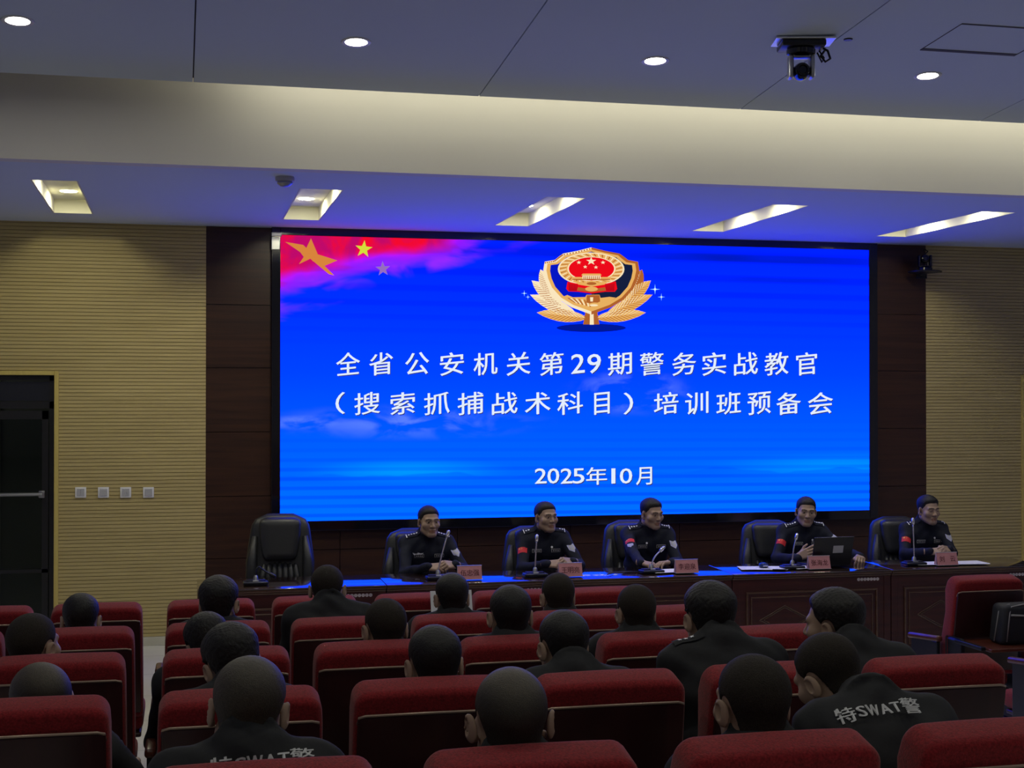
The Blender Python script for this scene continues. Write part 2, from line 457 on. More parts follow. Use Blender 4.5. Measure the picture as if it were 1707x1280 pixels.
# round downlights in the upper ceiling
DL = [(-0.84, 7.94, P_DOWN), (0.968, 7.97, P_DOWN), (2.75, 8.0, P_DOWN), (4.53, 7.99, P_DOWN), (6.32, 7.99, P_DOWN)]
DL += [(x, 4.4, P_REAR) for x in (-0.84, 0.968, 2.75, 4.53)] + [(x, 0.9, P_REAR) for x in (-0.84, 0.968, 2.75, 4.53)]
dn = ['round downlight in the upper ceiling directly above the glazed door side', 'round downlight in the upper ceiling between two panel joints, second from the door side',
      'round downlight beside the ceiling camera, between it and the screen side joint', 'round downlight just below the square ceiling hatch', 'round downlight beyond the ceiling hatch towards the side wall']
dn += ['round downlight over the %s, %s' % (q, s) for q in ('fourth seat row', 'rear floor behind the seats') for s in ('door side', 'above the middle seats', 'above the aisle seats', 'over the side block')]
for (x, y, p), lb in zip(DL, dn):
    t = thing('downlight', lb, 'ceiling light', (x, y, uz(y)), 0, 'round downlights in the upper ceiling')
    t.rotation_euler = (-math.atan(SLP), 0, 0)
    m = MB(); m.lathe([(0.062, -0.002), (0.082, -0.006), (0.086, 0.0), (0.062, 0.0)], n=32); m.build('trim_ring', M['whiteplastic'], t, True)
    m = MB(); m.lathe([(0.062, -0.004), (0.062, -0.001)], n=32); m.build('lens', M['lens'] if y > 6 else M['lens_soft'], t)
    lamp('lamp', 'AREA', p, (1, 0.97, 0.80), t, (0, 0, -0.012), size=0.12)

# cove strip along the hidden ledge behind the upper ceiling edge
m = MB(); m.box(0.3, X1 - 0.2, EY - 0.12, EY - 0.07, uz(EY) + 0.085, uz(EY) + 0.11)
t = m.build('strip_light', emis('cove_strip', (1.0, 0.92, 0.66), 6.0), None); tag(t, 'warm strip light hidden in the cove above the ceiling beam', 'strip light')
lamp('lamp', 'AREA', P_COVE * 7.4, (1, 0.95, 0.72), t, (4.7, EY - 0.05, uz(EY) + 0.13), rot=(math.radians(66), 0, 0), size=8.6, size_y=0.05)

# smoke detector, ceiling hatch, small ceiling hole
p = at(475, 293, 9.57)
t = thing('smoke_detector', 'small grey smoke detector on the lower ceiling close to the beam', 'smoke detector', (p.x, 9.6, LC))
m = MB(); m.lathe([(0.062, 0), (0.066, -0.012), (0.062, -0.03)], n=28); m.build('mounting_base', M['socketgrey'], t, 'auto')
m = MB(); m.lathe([(0.05, -0.03), (0.052, -0.045), (0.03, -0.062), (0.012, -0.066)], n=28); m.build('sensor_cap', M['greymetal'], t, 'auto')


def on_upper(x, y):
    u = (x - 853.5) / F; v = (663 - y) / F; s, c = math.sin(YAW), math.cos(YAW)
    k = v / (c - u * s)                                     # z per Y
    Y = (EZ + SLP * EY - CAM.z) / (k + SLP)
    return at(x, y, Y)


q = [on_upper(*c) for c in ((1590, 36), (1745, 42), (1637, 88), (1533, 83))]
hx0, hx1 = q[3].x, q[3].x + 0.62; hy1 = q[2].y; hy0 = q[0].y
m = MB()
for (a, b, c, d) in ((hx0, hx1, hy0, hy0 + 0.012), (hx0, hx1, hy1 - 0.032, hy1), (hx0, hx0 + 0.002, hy0, hy1), (hx1 - 0.003, hx1, hy0, hy1)):
    m.poly([(a, c, uz(c) - 0.004), (b, c, uz(c) - 0.004), (b, d, uz(d) - 0.004), (a, d, uz(d) - 0.004)], (0, 0, 0.004))
t = m.build('ceiling_hatch', M['seam']); tag(t, 'square access hatch outlined by dark gaps in the upper ceiling', 'hatch')
p = on_upper(1415, 64)
m = MB(); m.lathe([(0.024, -0.006), (0.026, 0.0)], (p.x, p.y, uz(p.y)), 20); tag(m.build('ceiling_hole', M['black'], None), 'small black round hole in the upper ceiling beside the ceiling camera', 'hole')  # black disc stands for a small hole


# ================================================================== THE SCREEN
SWD, SHT = SR - SL, ST - SB
scr = thing('led_screen', 'huge lit LED screen showing a blue slide with emblem and white writing', 'screen', (SL, WY, SB))


def screen_mat():
    m = bpy.data.materials.new('led_picture'); m.use_nodes = True
    nt = m.node_tree; nt.nodes.clear(); N = nt.nodes.new; L = nt.links.new

    def num(op, a, b=None, c=None, clamp=False):
        n = N('ShaderNodeMath'); n.operation = op; n.use_clamp = clamp
        for i, v in enumerate((a, b, c)):
            if v is None: continue
            if isinstance(v, (int, float)): n.inputs[i].default_value = v
            else: L(v, n.inputs[i])
        return n.outputs[0]

    def sstep(v, a, b):
        n = N('ShaderNodeMapRange'); n.interpolation_type = 'SMOOTHSTEP'; n.clamp = True
        L(v, n.inputs['Value']); n.inputs['From Min'].default_value = a; n.inputs['From Max'].default_value = b
        return n.outputs[0]

    def mix(f, a, b, mode='MIX'):
        n = N('ShaderNodeMix'); n.data_type = 'RGBA'; n.blend_type = mode
        if isinstance(f, (int, float)): n.inputs['Factor'].default_value = f
        else: L(f, n.inputs['Factor'])
        for s, v in (('A', a), ('B', b)):
            if isinstance(v, tuple): n.inputs[s].default_value = (*v, 1)
            else: L(v, n.inputs[s])
        return n.outputs['Result']
    tc = N('ShaderNodeTexCoord'); sp = N('ShaderNodeSeparateXYZ'); L(tc.outputs['Object'], sp.inputs[0])
    u = num('DIVIDE', sp.outputs['X'], SWD); v = num('DIVIDE', sp.outputs['Z'], SHT)

    def noise(su, sv, detail=4, off=0.0, dist=0.0):
        c = N('ShaderNodeCombineXYZ'); L(num('MULTIPLY', u, su), c.inputs[0]); L(num('MULTIPLY', v, sv), c.inputs[1]); c.inputs[2].default_value = off
        n = N('ShaderNodeTexNoise'); n.inputs['Scale'].default_value = 1; n.inputs['Detail'].default_value = detail; n.inputs['Distortion'].default_value = dist
        L(c.outputs[0], n.inputs['Vector']); return n.outputs['Fac']

    def blob(cu, cv, ru, rv):
        a = num('DIVIDE', num('SUBTRACT', u, cu), ru); b = num('DIVIDE', num('SUBTRACT', v, cv), rv)
        d = num('SQRT', num('ADD', num('MULTIPLY', a, a), num('MULTIPLY', b, b)))
        return num('SUBTRACT', 1.0, sstep(d, 0.0, 1.0))
    rp = N('ShaderNodeValToRGB'); L(v, rp.inputs['Fac']); cr = rp.color_ramp
    stops = [(0.0, (0, 104, 250)), (0.16, (0, 96, 250)), (0.34, (0, 80, 246)), (0.52, (0, 62, 238)), (0.75, (0, 45, 226)), (1.0, (0, 31, 216))]
    cr.elements[0].position = 0; cr.elements[0].color = (*srgb(*stops[0][1]), 1); cr.elements[1].position = 1; cr.elements[1].color = (*srgb(*stops[-1][1]), 1)
    for ps, c in stops[1:-1]: e = cr.elements.new(ps); e.color = (*srgb(*c), 1)
    col = rp.outputs['Color']
    # cyan glow on the water and hills
    col = mix(num('MULTIPLY', blob(0.20, 0.17, 0.19, 0.055), 0.75), col, srgb(0, 150, 250))
    col = mix(num('MULTIPLY', blob(0.95, 0.17, 0.30, 0.06), 0.6), col, srgb(0, 150, 252))
    hill = num('SUBTRACT', v, num('ADD', 0.155, num('MULTIPLY', num('SUBTRACT', noise(5, 0, 3, 3.0), 0.5), 0.13)))
    hm = num('MULTIPLY', num('SUBTRACT', 1.0, sstep(hill, -0.002, 0.006)), sstep(v, 0.10, 0.17))
    col = mix(num('MULTIPLY', hm, 0.55), col, srgb(0, 84, 226))
    # clouds
    cl = num('ADD', num('ADD', blob(0.57, 0.45, 0.13, 0.10), num('MULTIPLY', blob(0.20, 0.345, 0.26, 0.075), 0.75)), num('MULTIPLY', blob(0.03, 0.345, 0.07, 0.03), 0.9))
    cl = num('MULTIPLY', cl, sstep(noise(13, 13, 6, 1.0, 0.5), 0.44, 0.66))
    col = mix(num('MULTIPLY', cl, 0.62, clamp=True), col, srgb(120, 150, 240))
    # horizontal scan bands, stronger towards the bottom and the very top
    tilt = num('ADD', v, num('MULTIPLY', u, 0.012))
    band = num('SINE', num('MULTIPLY', num('POWER', num('SUBTRACT', 1.0, tilt), 1.35), 150.0))
    amp = num('ADD', num('SUBTRACT', 1.0, sstep(v, 0.0, 0.42)), num('MULTIPLY', sstep(v, 0.55, 0.9), 0.9))
    fb = num('MULTIPLY', num('MULTIPLY', sstep(band, -0.2, 0.9), amp), num('ADD', 0.30, num('MULTIPLY', noise(3, 9, 2, 5.0), 0.95)), clamp=True)
    dark = N('ShaderNodeMix'); dark.data_type = 'RGBA'; dark.blend_type = 'MULTIPLY'; dark.inputs['Factor'].default_value = 1.0
    L(col, dark.inputs['A']); dark.inputs['B'].default_value = (0.4, 0.5, 0.15, 1)
    col = mix(fb, col, dark.outputs['Result'])
    # red flag in the corner, fading through magenta
    edge = num('ADD', num('ADD', num('MULTIPLY', u, 0.72), num('SUBTRACT', 1.0, v)), num('MULTIPLY', num('SUBTRACT', noise(9, 9, 4, 8.0, 1.0), 0.5), 0.10))
    edge2 = num('SUBTRACT', edge, num('MULTIPLY', blob(0.22, 0.99, 0.16, 0.16), 0.07))
    rm = num('SUBTRACT', 1.0, sstep(edge2, 0.12, 0.24))
    fold = noise(16, 5, 5, 2.0, 1.4)
    redc = mix(sstep(fold, 0.35, 0.65), srgb(226, 8, 22), srgb(176, 8, 58))
    redc = mix(sstep(edge2, 0.10, 0.2), redc, srgb(176, 14, 120))
    col = mix(rm, col, redc)
    mag = num('MULTIPLY', num('SUBTRACT', sstep(edge2, 0.17, 0.22), sstep(edge2, 0.22, 0.30)), 0.45)
    col = mix(num('MULTIPLY', mag, sstep(noise(7, 7, 3, 4.0, 1.0), 0.42, 0.62)), col, srgb(190, 40, 220))
    # faint sparkles beside the emblem
    # the panel's blue diodes are far brighter than the exposure takes in
    col = mix(1.0, col, (1.0, 1.0, SCREEN_BLUE), 'MULTIPLY')
    e = N('ShaderNodeEmission'); L(col, e.inputs[0]); e.inputs[1].default_value = SCREEN_B
    o = N('ShaderNodeOutputMaterial'); L(e.outputs[0], o.inputs[0])
    return m


m = MB(); m.poly([(0, -0.045, 0), (SWD, -0.045, 0), (SWD, -0.045, SHT), (0, -0.045, SHT)]); m.build('display', screen_mat(), scr, recalc=False)
m = MB(); f = 0.075
for (a, b, c, d) in ((-f, 0, -f, SHT + f), (SWD, SWD + 0.085, -f, SHT + f), (0, SWD, -0.085, 0), (0, SWD, SHT, SHT + 0.085)):
    m.box(a, b, -0.06, 0.0, c, d, 0.004)
m.box(-f, SWD + f, -0.02, 0.0, -f, SHT + f)
m.build('bezel', M['blackgloss'], scr)
m = MB(); m.box(-f - 0.004, -0.006, -0.066, -0.03, SHT - 0.13, SHT - 0.02, 0.004); m.box(-f - 0.004, 0.01, -0.067, -0.03, SHT - 0.015, SHT + 0.02, 0.004)
m.build('clip', M['greymetal'], scr)


def sp(x, y, lay=0):
    """photo pixel on the screen picture -> the screen's own coordinates; lay lifts a layer by a millimetre"""
    p = at(x, y, WY - 0.045); return Vector((p.x - SL, -0.046 - 0.0012 * lay, p.z - SB))


def lettering(body, x0, x1, yc, hpx, shear=0.10, lay=6, bold=0.012):
    """a line of writing; each character tilts up to the right like brush writing"""
    chars = body
    objs = [MB(), MB()]
    n = len(chars)
    for mi, mb in enumerate(objs):
        for i, (ch, cx, wd) in enumerate(chars):
            V, T = text_mesh(ch)
            w_, h_ = V[:, 0].max(), V[:, 1].max()
            sc = (wd / w_, (hpx * (0.86 if ch in '0123456789' else 1.0) / h_))
            passes = [(-1, 0), (1, 0), (0, 0.0), (0, 0.7)] if mi == 0 else [(0, 0)]
            for (ox, oy) in passes:
                def pt(v):
                    x = (v[0] - w_ / 2) * sc[0]; y = (v[1] - h_ / 2) * sc[1] + shear * x
                    dx, dy = (1.6, 1.8) if mi else (ox * bold * hpx, oy * bold * hpx)
                    return sp(cx + x + dx, yc - y + dy, lay - mi * 2 + (0.1 * (ox + 2 * oy) if not mi else 0))
                vs_ = [mb.bm.verts.new(pt(v)) for v in V]
                for t_ in T:
                    try: mb.bm.faces.new([vs_[j] for j in t_])
                    except ValueError: pass
    objs[1].build('lettering_shadow', EM['shadow'], scr, recalc=False)
    return objs[0].build('lettering', EM['white'], scr, recalc=False)


EM = {k: emis('led_' + k, srgb(*c)) for k, c in dict(white=(228, 238, 255), shadow=(40, 55, 110), gold=(232, 176, 96), pale=(250, 230, 190), bronze=(176, 98, 44),
      red=(236, 10, 26), darkred=(150, 8, 26), blue=(4, 22, 196), navy=(20, 30, 62), star=(214, 222, 60), faint=(150, 110, 190), orange=(216, 132, 60), spark=(150, 225, 255), deep=(0, 24, 150)).items()}


def line(s, x0, x1, w0, wn=None):
    n = len(s); return [(c, x0 + (x1 - x0) * i / (n - 1), (wn if c.isdigit() and wn else w0)) for i, c in enumerate(s)]


l1 = [(c, x, 39) for c, x in zip('全省公安机关第', (580, 635, 695, 753, 809, 864, 919))] + [('2', 963, 22), ('9', 990, 22)] + \
     [(c, x, 39) for c, x in zip('期警务实战教官', (1033, 1086, 1140, 1190, 1243, 1294, 1344))]
l1 = [(c, x, w if c != '官' else 34) for c, x, w in l1]
l1y = lambda x: 605 + (x - 560) * 0.004
lettering(l1, 0, 0, 606, 37)
l2 = [('（', 567, 15)] + [(c, x, w) for c, x, w in zip('搜索抓捕战术科目', (612, 671, 728, 784, 841, 896, 950, 1003), (42, 40, 42, 42, 42, 42, 42, 25))] + [('）', 1047, 15)] + \
     [(c, x, w) for c, x, w in zip('培训班预备会', (1110, 1161, 1214, 1265, 1314, 1367), (40, 38, 40, 38, 40, 41))]
lettering(l2, 0, 0, 672, 36)
l3 = [(c, x, 19) for c, x in zip('2025', (901, 922, 944, 964))] + [('年', 994, 34), ('1', 1022, 6), ('0', 1043, 20), ('月', 1073, 26)]
lettering(l3, 0, 0, 793, 29, 0.04)


def star_pts(cx, cy, r, rot=0, sy=1.0, k=0.4):
    return [(cx + math.sin(rot + i * math.pi / 5) * (r if i % 2 == 0 else r * k), cy - sy * math.cos(rot + i * math.pi / 5) * (r if i % 2 == 0 else r * k)) for i in range(10)]


def flat(mb, pts, lay): mb.poly([sp(x, y, lay) for x, y in pts])


m = MB(); flat(m, star_pts(606, 415, 15, 0.1), 2); m.mi = 1; flat(m, star_pts(638, 448, 13, -0.05), 2)
m.mi = 2; flat(m, [(475, 403), (505, 408), (557, 459), (548, 457), (517, 431), (498, 440), (506, 428), (500, 420)], 2)
flat(m, [(507, 420), (518, 397), (529, 423), (522, 436)], 3); flat(m, [(524, 422), (562, 434), (538, 444), (522, 434)], 2)
m.build('flag_star', [EM['star'], EM['faint'], EM['orange']], scr, recalc=False)

# the emblem: shield, wreath ring, ribbon and leaves, drawn in the zoomed crop's coordinates
E_ = lambda X, Y: (840 + X * 300 / 1707, 390 + Y * 300 / 1707)
NAMES = ['gold', 'pale', 'bronze', 'red', 'darkred', 'blue', 'navy', 'spark', 'deep', 'white']
m = MB()


def ep(pts, c, lay, mirror=False):
    m.mi = NAMES.index(c); flat(m, [E_(*p) for p in pts], lay)
    if mirror: flat(m, [E_(1656 - p[0], p[1]) for p in pts][::-1], lay)


def ell(cx, cy, rx, ry, a0=0, a1=360, n=40): return [(cx + rx * math.cos(math.radians(a0 + (a1 - a0) * i / n)), cy + ry * math.sin(math.radians(a0 + (a1 - a0) * i / n))) for i in range(n + (a1 - a0 != 360))]


ep(ell(828, 890, 330, 40), 'deep', 1)


def leaf(bx, by, tx, ty, wd, cc):
    dx, dy = tx - bx, ty - by; L_ = math.hypot(dx, dy); nx, ny = -dy / L_, dx / L_
    prof = [0.0, 0.55, 0.85, 1.0, 0.98, 0.8, 0.5, 0.0]
    up = [(bx + dx * i / 7 + nx * wd * p, by + dy * i / 7 + ny * wd * p) for i, p in enumerate(prof)]
    dn_ = [(bx + dx * i / 7 - nx * wd * p, by + dy * i / 7 - ny * wd * p) for i, p in enumerate(prof)]
    pts = up + dn_[1:-1][::-1]
    ep(pts, cc[0], 3); ep([(1656 - x, y) for x, y in pts][::-1], cc[1], 3)
    for s_ in (1, -1):
        for i in range(1, 13):
            f = i / 14; c0 = (bx + dx * f, by + dy * f); wv = np.interp(f * 7 + 1.0, range(8), prof) * wd * 0.92
            c1 = (bx + dx * (f + 0.16) + nx * wv * s_, by + dy * (f + 0.16) + ny * wv * s_)
            q_ = [(c0[0] - dx * 0.012, c0[1] - dy * 0.012), (c1[0] - dx * 0.012, c1[1] - dy * 0.012), (c1[0] + dx * 0.010, c1[1] + dy * 0.010), (c0[0] + dx * 0.010, c0[1] + dy * 0.010)]
            ep(q_, 'pale' if s_ > 0 else 'bronze', 4); ep([(1656 - x, y) for x, y in q_][::-1], 'pale' if s_ > 0 else 'bronze', 4)


leaf(450, 590, 345, 335, 62, ('pale', 'bronze'))
leaf(560, 690, 262, 440, 66, ('pale', 'gold'))
leaf(700, 770, 246, 575, 62, ('pale', 'gold'))
leaf(800, 800, 310, 745, 60, ('gold', 'gold'))
ep([(770, 740), (886, 740), (905, 858), (750, 858)], 'bronze', 4); ep([(815, 745), (848, 745), (852, 860), (812, 860)], 'pale', 4.5)
half = [(828, 126), (700, 158), (560, 185), (522, 212), (480, 245), (385, 262), (372, 340), (388, 420), (430, 520), (520, 622), (640, 695), (828, 765)]
ep(half + [(1656 - x, y) for x, y in half[1:-1][::-1]], 'pale', 5)
ep([(1656 - x, y) for x, y in half] + [(828, 440)], 'bronze', 5.2)
h2 = [(828, 146), (705, 176), (575, 202), (540, 232), (495, 268), (412, 280), (402, 345), (418, 420), (455, 508), (540, 602), (655, 672), (828, 735)]
ep(h2 + [(1656 - x, y) for x, y in h2[1:-1][::-1]], 'gold', 5.6)
for (a, b) in zip(half[:5], half[1:6]):
    for i in range(5):
        f = (i + 0.5) / 5; x, y = a[0] + (b[0] - a[0]) * f, a[1] + (b[1] - a[1]) * f + 12
        ep([(x - 9, y - 6), (x + 3, y - 6), (x + 3, y + 7), (x - 9, y + 7)], 'bronze', 6, True)
h3 = [(828, 166), (710, 196), (590, 222), (556, 252), (508, 286), (442, 294), (436, 350), (450, 420), (485, 500), (560, 585), (670, 650), (828, 705)]
ep(h3 + [(828, 440)], 'blue', 6.2); ep([(1656 - x, y) for x, y in h3[::-1]] + [(828, 440)], 'navy', 6.2)
ep([(570, 590), (600, 578), (650, 600), (770, 598), (782, 576), (905, 576), (915, 606), (1000, 596), (1060, 604), (980, 655), (828, 712), (680, 655)], 'gold', 6.5)
for i in range(9): ep([(600 + i * 26, 606 + i * 3), (612 + i * 26, 604 + i * 3), (680 + i * 18, 650 + i * 5), (668 + i * 18, 652 + i * 5)], 'pale' if i % 2 else 'bronze', 6.7)
ep([(784, 580), (905, 580), (910, 640), (850, 668), (778, 650)], 'bronze', 6.9); ep([(815, 600), (845, 600), (842, 640), (818, 640)], 'pale', 7); ep(ell(860, 668, 55, 18), 'gold', 7.0); ep(ell(850, 676, 40, 10), 'pale', 7.2)
ep(ell(825, 333, 316, 158), 'pale', 7.3); ep(ell(825, 333, 300, 148), 'gold', 7.5)
for i in range(46):
    a = math.radians(i * 360 / 46); b = a + 0.16
    ep([(825 + 298 * math.cos(a), 333 + 146 * math.sin(a)), (825 + 298 * math.cos(a + 0.05), 333 + 146 * math.sin(a + 0.05)), (825 + 236 * math.cos(b), 333 + 120 * math.sin(b)), (825 + 236 * math.cos(b - 0.05), 333 + 120 * math.sin(b - 0.05))], 'bronze' if i % 2 else 'pale', 7.8)
ep(ell(828, 330, 228, 116), 'pale', 8.0); ep(ell(828, 330, 215, 110), 'red', 8.2)
ep([(600, 452), (690, 470), (828, 492), (970, 470), (1058, 448), (1072, 520), (1050, 548), (960, 548), (828, 565), (700, 548), (610, 545), (588, 520)], 'red', 8.4)
for i in range(7):
    ep([(612 + i * 13, 468 + i * 2), (618 + i * 13, 468 + i * 2), (622 + i * 11, 540), (614 + i * 11, 540)], 'darkred', 8.6, True)
ep([(700, 505), (828, 525), (956, 505), (966, 536), (828, 552), (690, 536)], 'bronze', 8.6); ep(ell(828, 522, 60, 22), 'gold', 8.8)
ep([(650, 440), (760, 460), (828, 440), (896, 460), (1006, 440), (950, 480), (828, 500), (706, 480)], 'gold', 8.7); ep(ell(828, 470, 46, 14), 'bronze', 9)
ep([(640, 408), (1012, 408), (1012, 436), (640, 436)], 'gold', 9.0); ep([(648, 426), (1004, 426), (1004, 436), (648, 436)], 'bronze', 9.2)
ep([(745, 376), (910, 376), (925, 392), (730, 392)], 'gold', 9.2); ep([(742, 394), (914, 394), (914, 432), (742, 432)], 'pale', 9.1)
for i in range(9): ep([(752 + i * 18, 400), (760 + i * 18, 400), (760 + i * 18, 428), (752 + i * 18, 428)], 'bronze', 9.4)
for (x, y, r) in ((825, 258, 50), (708, 270, 24), (937, 270, 24), (768, 312, 22), (870, 316, 22)): ep(star_pts(x, y, r, 0, 0.8), 'pale', 9.4)
for (x, y, r) in ((190, 563, 30), (225, 598, 24), (1430, 525, 50), (1490, 598, 36)):
    for a in (0, math.pi / 2):
        c, s_ = math.cos(a), math.sin(a)
        ep([(x + c * r, y + s_ * r), (x - s_ * r * .12, y + c * r * .12), (x - c * r, y - s_ * r), (x + s_ * r * .12, y - c * r * .12)], 'spark', 9.6)
    ep(ell(x, y, r * .22, r * .22, n=12), 'white', 9.7)
m.build('emblem', [EM[k] for k in NAMES], scr, recalc=False)
# ================================================================== FRONT OF THE ROOM
# wall switches
for i, (x, lb, k) in enumerate(((135, 'white switch plate next to the glazed door', 2), (173, 'white switch plate second from the glazed door', 1), (210, 'white switch plate third from the glazed door', 3), (248, 'white switch plate farthest from the door, closest to the dark cladding', 1))):
    p = at(x, 820.5, WY)
    t = thing('wall_switch', lb.replace('farthest from the door, closest', 'at the end of the row closest'), 'light switch', (p.x, WY, p.z), 0, 'switch plates on the slatted wall')
    m = MB(); m.box(-0.045, 0.045, -0.012, 0, -0.045, 0.045, 0.004); m.build('plate', M['whiteplastic'], t, 'auto')
    for j in range(k):
        w_ = 0.062 / k; m = MB(); m.box(-0.031 + j * w_ + 0.001, -0.031 + (j + 1) * w_ - 0.001, -0.016, -0.011, -0.031, 0.031, 0.002); m.build('rocker', M['socketgrey'], t)


def ptz(t, s=1.0, down=False, aim=0.0):
    """pan-tilt camera on its base; down: hung upside down"""
    f = -1 if down else 1
    m = MB(); m.lathe([(0.066 * s, 0), (0.072 * s, 0.008 * s * f), (0.070 * s, 0.03 * s * f), (0.05 * s, 0.042 * s * f)], n=28); m.build('base', M['blackgloss'], t, 'auto')
    m = MB()
    for sx in (-1, 1):
        m.mi = 0; m.box(sx * 0.052 * s - 0.011 * s, sx * 0.052 * s + 0.011 * s, -0.04 * s, 0.04 * s, min(0.035 * s * f, 0.15 * s * f), max(0.035 * s * f, 0.15 * s * f), 0.009 * s, 3)
    m.mi = 0; m.box(-0.055 * s, 0.055 * s, -0.035 * s, 0.035 * s, min(0.03 * s * f, 0.05 * s * f), max(0.03 * s * f, 0.05 * s * f), 0.006 * s)
    m.build('yoke', M['greymetal'] if down else M['black'], t, 'auto')
    m = MB(); z = 0.115 * s * f; m.lathe([(0.006, -0.05 * s), (0.036 * s, -0.046 * s), (0.042 * s, -0.02 * s), (0.042 * s, 0.02 * s), (0.036 * s, 0.046 * s), (0.006, 0.05 * s)], (0, 0, z), 24, 'y'); h = m.build('camera_head', M['blackgloss'], t, 'auto')
    m = MB(); m.lathe([(0.03 * s, -0.046 * s), (0.03 * s, -0.062 * s), (0.022 * s, -0.064 * s), (0.018 * s, -0.052 * s)], (0, 0, z), 24, 'y'); m.build('camera_lens', M['blackgloss'], h, 'auto')


p = at(1543, 452, WY - 0.16)
t = thing('wall_camera', 'black pan-tilt camera on a wall bracket beside the top screen corner', 'camera', (p.x - 0.02, WY - 0.187, p.z), math.radians(-20))
ptz(t, 1.0)
m = MB(); m.lathe([(0.02, -0.022), (0.155, -0.014), (0.16, -0.004), (0.15, 0.0)], n=32); m.build('shelf', M['black'], t, 'auto')
m = MB(); m.box(-0.03, 0.03, 0.10, 0.185, -0.03, -0.012, 0.004); m.box(-0.05, 0.05, 0.172, 0.186, -0.06, 0.03, 0.004); m.build('bracket', M['blackmetal'], t)
m = MB(); m.tube([(0.02, 0.05, 0.03), (0.035, 0.09, 0.10), (0.02, 0.11, 0.17), (0.05, 0.12, 0.2), (0.03, 0.15, 0.22), (0.02, 0.16, 0.215)], 0.006, 8); m.tube([(0.0, 0.05, 0.03), (-0.01, 0.1, 0.12), (0.03, 0.12, 0.16), (0.0, 0.15, 0.222)], 0.004, 8); m.build('cable', M['black'], t, True)

p = on_upper(1340, 66)
t = thing('ceiling_camera', 'black pan-tilt camera hung upside down under the sloping ceiling', 'camera', (p.x, p.y, uz(p.y)), math.radians(-14))
m = MB(); m.box(-0.17, 0.17, -0.10, 0.10, -0.012, 0.0, 0.003); m.build('mounting_plate', M['silver'], t)
m = MB(); m.box(-0.135, 0.115, -0.095, 0.10, -0.05, -0.012, 0.01); m.build('bracket', M['black'], t, 'auto')
k = thing('camera_body', '', '', (0, 0, 0)); del k['label']; del k['category']; k.parent = t; k.location = (-0.015, -0.01, -0.05); ptz(k, 1.15, True)
m = MB(); m.tube([(0.10, 0.02, -0.03), (0.14, 0.0, -0.06), (0.15, -0.02, -0.11), (0.12, -0.03, -0.13), (0.10, 0.0, -0.09), (0.13, 0.03, -0.05), (0.12, 0.06, -0.012)], 0.007, 8)
m.tube([(0.09, 0.05, -0.03), (0.13, 0.05, -0.09), (0.11, 0.02, -0.12), (0.08, 0.0, -0.07)], 0.005, 8); m.build('cable', M['black'], t, True)

